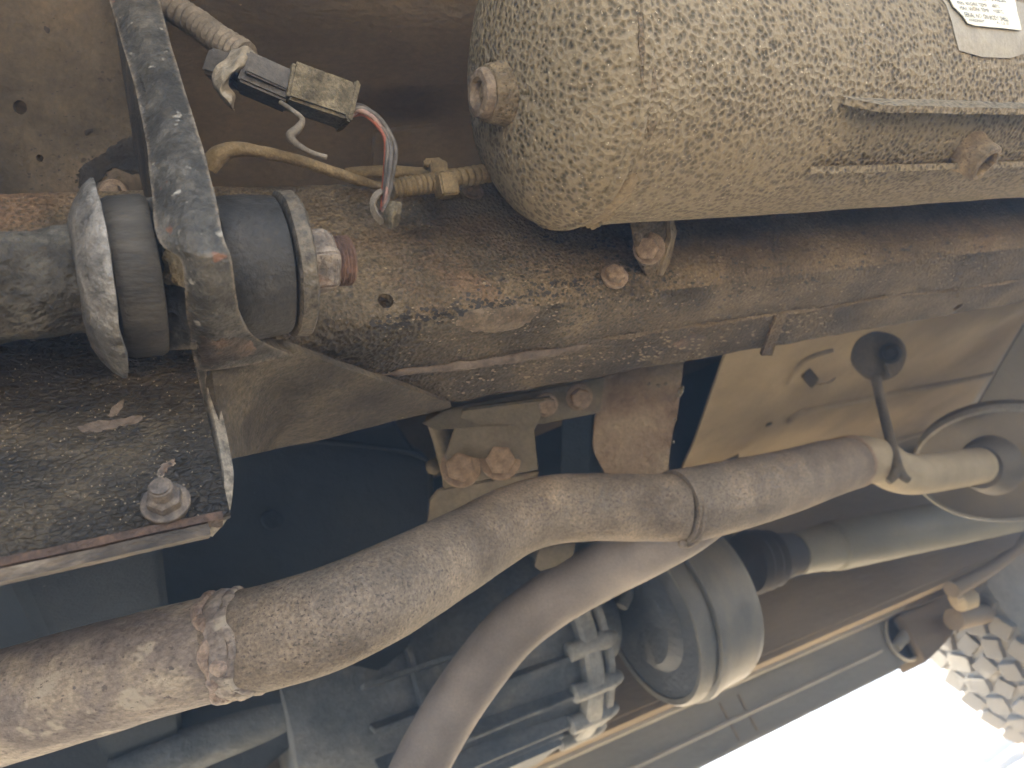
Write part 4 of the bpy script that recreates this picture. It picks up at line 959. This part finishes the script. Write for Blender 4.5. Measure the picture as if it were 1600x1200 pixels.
bolt_t = thing('stay_joint', P(676, 728, .70), 'small round pale joint at the corner of the dark tub', 'joint')
obj('ball', lathe(P(678, 729, .70), (ORG - P(678, 729, .7)), [(-.006, .004), (-.002, .0075), (.002, .0065), (.0045, .003), (.005, 0)], 20), 'bracket', bolt_t)
obj('arm', tube([(P(678, 729, .705), .003), (P(690, 700, .70), .003), (P(682, 660, .69), .003)], 10, 4), 'hanger', bolt_t)

# crossmember running across behind the exhaust
cz = 0.262
t = thing('crossmember', PZ(150, 930, cz), 'painted crossmember, tinted to imitate blue lens veil, passing across behind the exhaust pipe', 'crossmember')
a0, a1 = PZ(45, 930, cz), PZ(252, 880, cz)
xa, xb = PZ(60, 960, cz).x, PZ(262, 930, cz).x
bm = bmesh.new(); rows = []
obj('beam', rough(box(rel((xa + xb) / 2, .80, cz + .05), WORLD, (xb - xa, .78, .10), .006), 0, 1), 'cross', t)
obj('rib', box(rel(xa - .012, .80, cz + .06), WORLD, (.02, .7, .02), .004), 'cross', t)

# ------------------------------------------------------------------ gearbox, drum and shaft
GY, GZ = 1.03, 0.245
t = thing('gearbox', rel(.45, GY, GZ - .15), 'ribbed grey alloy gearbox casing with a bolted flange', 'gearbox')
obj('casing', lathe(rel(0.12, GY, GZ), X3, [(0, 0), (0, .10), (.05, .115), (.30, .128), (.36, .132), (.395, .132), (.40, .075), (.47, .065), (.48, 0)], 48, .004, 12), 'alloy', t)
obj('flange', lathe(rel(0.475, GY, GZ), X3, [(0, .12), (0, .148), (.004, .152), (.022, .152), (.026, .148), (.026, .12)], 64, .002, 30), 'alloy_light', t)
obj('flange', lathe(rel(0.508, GY, GZ), X3, [(0, .12), (0, .143), (.003, .146), (.012, .146), (.014, .143), (.014, .12)], 64, .002, 30), 'alloy_light', t)
for k in range(7):
    a = R(185 + 22 * k)
    v = Vector((0, math.cos(a), math.sin(a)))
    obj('bolt_lug', lathe(rel(0.455, GY, GZ) + v * .142, X3, [(0, .008), (.002, .012), (.060, .012), (.070, .009), (.076, .006), (.076, 0)], 16), 'alloy_light', t)
for k in range(6):
    a = R(190 + 20 * k); v = Vector((0, math.cos(a), math.sin(a))); tt = X3.cross(v)
    obj('rib', box(rel(0.33, GY, GZ) + v * .133, (X3, tt, v), (.26, .006, .026), .001), 'alloy', t)
obj('cross_rib', lathe(rel(0.26, GY, GZ), X3, [(0, .11), (0, .136), (.006, .136), (.006, .11)], 48), 'alloy', t)
obj('sump', box(rel(0.36, GY + .02, GZ - .125), WORLD, (.18, .12, .05), .008), 'alloy', t)
obj('selector_pipe', tube([(rel(.54, GY - .10, GZ + .05), .008), (rel(.57, GY - .12, GZ + .03), .008), (rel(.585, GY - .12, GZ - .01), .008), (rel(.565, GY - .115, GZ - .03), .008)], 12, 6), 'alloy', t)

dcx = P(1012, 965, 1.06)
t = thing('brake_drum', dcx - Z3 * .12, 'large round transmission brake drum with pale rim bands behind the exhaust joint', 'brake drum')
DA = (X3 + Vector((0, -.06, .02))).normalized()
obj('drum', lathe(dcx, DA, [(-.004, .110), (-.006, .117), (0, .121), (.012, .122), (.014, .118), (.02, .118), (.022, .126), (.034, .126), (.04, .122), (.088, .121), (.100, .116), (.106, .10), (.106, .02), (.02, .02), (.02, .108)], 72, loop=True), 'drum', t)
obj('back_plate', lathe(dcx, DA, [(-.012, 0), (-.012, .06), (0, .075), (-.002, .1105), (.01, .1105), (.01, 0)], 56, .001, 30), 'drum_dark', t)
obj('adjuster', lathe(dcx + Vector((-.012, -.06, .05)), -DA, [(0, .018), (.014, .016), (.02, .008), (.02, 0)], 18), 'drum_dark', t)
sa = dcx + DA * .12
t = thing('propeller_shaft', sa, 'long grey propeller shaft running from the brake drum past the silencer', 'propeller shaft')
e1 = P(1700, 775, 1.62)
s_a = P(1165, 880, 1.20)
dsh = (e1 - s_a).normalized(); LS = (e1 - s_a).length
obj('shaft', lathe(s_a, dsh, [(.10, .026), (.105, .034), (.16, .036), (.17, .0385), (.185, .036), (.19, .041), (.22, .041), (LS, .041)], 40), 'shaft', t)
obj('gaiter', lathe(s_a, dsh, [(0, .046), (.012, .05), (.02, .044), (.032, .048), (.04, .042), (.052, .045), (.06, .038), (.10, .034), (.108, .03)], 36), 'black', t)
# front universal joint
t = thing('universal_joint', P(560, 1070, .95), 'dull universal joint flange on the front shaft below the exhaust bend', 'universal joint')
ja, jb = P(500, 1085, .90), P(640, 1040, .98)
jd_ = (jb - ja).normalized()
obj('flange', lathe(P(585, 1058, .95), jd_, [(-.004, .02), (-.004, .044), (0, .047), (.010, .047), (.012, .044), (.012, .02)], 40), 'alloy_light', t)
obj('flange', lathe(P(600, 1053, .96), jd_, [(0, .02), (0, .042), (.012, .044), (.016, .03)], 40), 'alloy', t)
obj('yoke', rough(lathe(P(540, 1072, .93), jd_, [(-.05, .022), (-.03, .030), (0, .034), (.025, .034), (.034, .022)], 30, .003, 40), .001, 60), 'alloy', t)
obj('bearing_cap', lathe(P(512, 1098, .885), (ORG - P(512, 1098, .9)), [(-.012, .014), (0, .014), (.003, .010), (.003, 0)], 20), 'drum', t)
obj('shaft', tube([(P(515, 1080, .92), .026), (P(420, 1120, .90), .0255), (P(320, 1160, .88), .0255), (P(180, 1220, .85), .0255)], 28, 4), 'alloy', t)

# ------------------------------------------------------------------ far rail, sill, wheel
t = thing('far_chassis_rail', rel(1.0, 1.17, .1), 'far side chassis rail with streaked tan dust behind the propeller shaft', 'chassis rail')
obj('rail', rough(box(rel(.75, 1.21, .235), WORLD, (2.5, .11, .262), .01), 0, 1), 'farrail', t)
t = thing('sill_channel', rel(1.0, 1.33, 0), 'grey sill channel with an open rounded end beside the far wheel', 'sill')
zl = 0.0
xe = PY(1400, 960, 1.30).x
L_, C_ = xe + 1.4, (xe - 1.4) / 2
obj('inner_face', box(rel(C_, 1.318, .055), WORLD, (L_, .004, .090), 0.0), 'sill', t)
obj('inner_wall', box(rel(C_ + .5, 1.345, .24), WORLD, (L_ + 1.2, .004, .29), 0.0), 'farrail', t)
obj('top_flange', box(rel(C_, 1.294, .104), WORLD, (L_, .062, .010), .003), 'sill_light', t)
obj('flange_return', box(rel(C_, 1.2655, .112), WORLD, (L_, .006, .022), .002), 'sill_light', t)
obj('mid_bead', tube([(rel(-1.4, 1.316, .048), .004), (rel(0, 1.316, .048), .004), (rel(xe - .08, 1.316, .048), .004)], 10, 4), 'sill_light', t)
obj('bottom_flange', box(rel(C_, 1.335, .012), WORLD, (L_, .04, .010), .003), 'sill', t)
obj('outer_skirt', box(rel(C_ + .01, 1.372, .040), WORLD, (L_ + .02, .030, .074), .004), 'sill', t)
for px, py in ((1128, 1105), (1178, 1130)):
    q = PY(px, py, 1.315)
    obj('seam', box(rel(q.x, 1.3152, .05), WORLD, (.004, .003, .07), 0), 'farrail', t)
rim_px = [(1384, 972), (1384, 988), (1390, 1006), (1402, 1022), (1420, 1031), (1436, 1024), (1440, 1014), (1418, 984), (1402, 962)]
obj('opening_shade_plate', plate([PY(a, b, 1.3135) for a, b in rim_px], .004), 'hole_shade', t)  # flat dark plate; the shade inside the opening is its colour
obj('opening_rim', tube([(PY(a, b, 1.311), .0042) for a, b in rim_px], 10, 5), 'sill_light', t)
obj('opening_pipe', rough(lathe(PY(1408, 1000, 1.309), X3 + Z3 * .3, [(-.03, 0), (-.03, .010), (.01, .013), (.03, .009), (.03, 0)], 14, .003, 80), .001, 90), 'sill', t)
t = thing('outrigger', rel(xe + .05, 1.25, .08), 'tan outrigger box joining the far rail to the sill end', 'outrigger')
obj('web', plate([PY(1405, 960, 1.29), PY(1487, 925, 1.29), PY(1497, 960, 1.29), PY(1490, 990, 1.29), PY(1470, 1012, 1.29), PY(1448, 1035, 1.29), PY(1435, 1010, 1.29)], .08, None, .003), 'farrail', t)
obj('arch_edge', tube([(P(1487, 922, 1.55), .016), (P(1530, 900, 1.62), .014), (P(1570, 872, 1.68), .013), (P(1625, 820, 1.75), .013)], 12, 6), 'farrail', t)
obj('rail_end', plate([PY(1150, 1010, 1.27), PY(1480, 890, 1.27), PY(1490, 925, 1.27), PY(1400, 958, 1.27), PY(1150, 1066, 1.27)], .012), 'farrail', t)
t = thing('drag_link', P(1550, 950, 1.7), 'pale steering link bar with a clamped end beside the far tyre', 'link bar')
obj('bar', tube([(P(1490, 968, 1.62), .022), (P(1550, 955, 1.72), .021), (P(1640, 930, 1.85), .021)], 18, 4), 'farrail', t)
obj('clamp', rough(lathe(P(1505, 937, 1.6), X3, [(-.02, .012), (-.018, .02), (.02, .022), (.024, .014), (.024, 0)], 16, .003, 60), .001, 80), 'pipe_tan', t)
obj('clamp_bolt', lathe(P(1494, 934, 1.58), X3, [(-.01, 0), (-.01, .012), (.01, .012), (.012, 0)], 6), 'pipe_tan', t)

# wheel with blocky tread
TX, TYY, TRR = 2.02, 1.36, 0.405
wc = Vector((TX, TYY, TRR))
t = thing('wheel_assembly', Vector((TX, TYY, 0)), 'dusty off road tyre with chunky tread blocks standing on bright ground', 'wheel')
obj('tyre', lathe(wc - Y3 * .13, Y3, [(.02, .23), (.005, .30), (0, .345), (.012, .378), (.035, .388), (.225, .388), (.248, .378), (.26, .345), (.255, .30), (.24, .23)], 72), 'tyre', t)
obj('wheel_disc', lathe(wc - Y3 * .10, Y3, [(0, .23), (.03, .22), (.06, .15), (.05, .06), (.03, .0)], 48), 'drum', t)
blk = bmesh.new(); bmesh.ops.create_cube(blk, size=1); bmesh.ops.bevel(blk, geom=list(blk.edges), offset=.06, segments=1, affect='EDGES')
bme = bpy.data.meshes.new('tread_block'); blk.to_mesh(bme); blk.free(); bme.materials.append(M['tyre'])
for rw in range(5):
    for k in range(46):
        a = 2 * math.pi * (k + (rw % 2) * .5) / 46
        if not (R(95) < a % (2 * math.pi) < R(262)): continue
        v = Vector((math.cos(a), 0, math.sin(a))); tv = Vector((-math.sin(a), 0, math.cos(a)))
        yo = (rw - 2) * .049
        o = bpy.data.objects.new('tread_block', bme); COL.objects.link(o); o.parent = t; o.matrix_parent_inverse = t.matrix_world.inverted()
        tilt = (.35 if rw % 2 else -.35) + random.uniform(-.15, .15)
        side = 1 if abs(rw - 2) == 2 else 0
        c = wc + v * (.394 - .006 * side) + Y3 * yo
        e1_ = (tv * math.cos(tilt) + Y3 * math.sin(tilt)); e2_ = v; e3_ = e1_.cross(e2_)
        mm = Matrix.Identity(4); sz = (.041 * random.uniform(.8, 1.1), .018 * random.uniform(.6, 1.2), .046 * random.uniform(.8, 1.12))
        for i in range(3):
            mm[i][0], mm[i][1], mm[i][2], mm[i][3] = e1_[i] * sz[0], e2_[i] * sz[1], e3_[i] * sz[2], c[i]
        o.matrix_world = mm
# near wheel, out of view, added to shade the left side
wn = Vector((-.76, -.12, TRR))
shade_wheel = thing('wheel_assembly', Vector((wn.x, wn.y, 0)), 'unseen off road wheel added beyond the radius arm to shade the left side', 'wheel')
obj('tyre', lathe(wn - Y3 * .13, Y3, [(.02, .23), (.005, .30), (0, .345), (.012, .385), (.035, .402), (.225, .402), (.248, .385), (.26, .345), (.255, .30), (.24, .23)], 72), 'tyre', shade_wheel)
obj('wheel_disc', lathe(wn - Y3 * .10, Y3, [(0, .23), (.03, .22), (.06, .15), (.05, .06), (.03, .0)], 48), 'drum', shade_wheel)
# debris on the bright ground
def ghit(px, py): return PZ(px, py, -HC)
def stick(pix, r, label, name='stick'):
    z = .012
    return tag(obj(name, tube([(PZ(a, b, -HC + z), r * k) for a, b, k in pix], 9, 6, True, r * .3, 60), 'stick'), label, 'stick')
stick([(1290, 1145, .6), (1300, 1135, 1), (1325, 1127, 1.1), (1345, 1140, 1), (1368, 1162, .9), (1380, 1174, .5)], .017, 'crooked dry stick lying on the bright ground below the sill')
stick([(1535, 1192, .7), (1562, 1170, 1), (1590, 1150, 1), (1640, 1120, .9)], .020, 'straight brown branch lying on the bright ground under the tyre')
stick([(1560, 1200, .7), (1585, 1185, 1), (1640, 1155, .9)], .016, 'short brown branch beside the straight branch under the tyre')
for i, (a, b, w, lb) in enumerate(((1540, 1113, .03, 'small tan wood chip beside the tyre tread'), (1510, 1150, .022, 'tiny tan wood chip out on the bright sand'), (1535, 1168, .026, 'dark wood chip in front of the brown branches'), (1585, 1142, .03, 'flat grey wood chip above the straight branch'))):
    c = PZ(a, b, -HC + .01)
    bm = box(c, (Vector((.8, .6, 0)), Vector((-.6, .8, 0)), Z3), (w * 2.2, w, .012), .003)
    tag(obj('wood_chip', bm, 'wood'), lb, 'wood chip', 'wood chips on the sand')
gb = bmesh.new()
for i in range(90):
    c = PZ(random.uniform(1270, 1420), random.uniform(1195, 1225), -HC); a = random.uniform(0, 6.28); h = random.uniform(.01, .035)
    dx = Vector((math.cos(a), math.sin(a), 0)) * .006; lean = Vector((random.uniform(-.02, .02), random.uniform(-.02, .02), h))
    v = [gb.verts.new(c - dx), gb.verts.new(c + dx), gb.verts.new(c + lean)]; gb.faces.new(v)
tag(obj('grass', gb, 'grass', smooth=False), 'low green grass on the sunlit ground', None, kind='stuff')

# ------------------------------------------------------------------ bluish volume added to imitate lens veil
o = obj('lens_veil', box(Vector((0, 0, .05)), WORLD, (640, 640, 2.1)), 'ground', smooth=False); o.data.materials.clear()
hm = bpy.data.materials.new('lens_veil_air'); hm.use_nodes = True; hn = hm.node_tree; hn.nodes.remove(hn.nodes['Principled BSDF'])
pv = hn.nodes.new('ShaderNodeVolumePrincipled'); pv.inputs['Color'].default_value = (.77, .885, 1, 1)
pv.inputs['Density'].default_value = .25; pv.inputs['Anisotropy'].default_value = .3
hn.links.new(pv.outputs[0], hn.nodes['Material Output'].inputs['Volume']); o.data.materials.append(hm)
tag(o, 'pale bluish volume added to imitate the lens veil under the vehicle', None, kind='stuff')
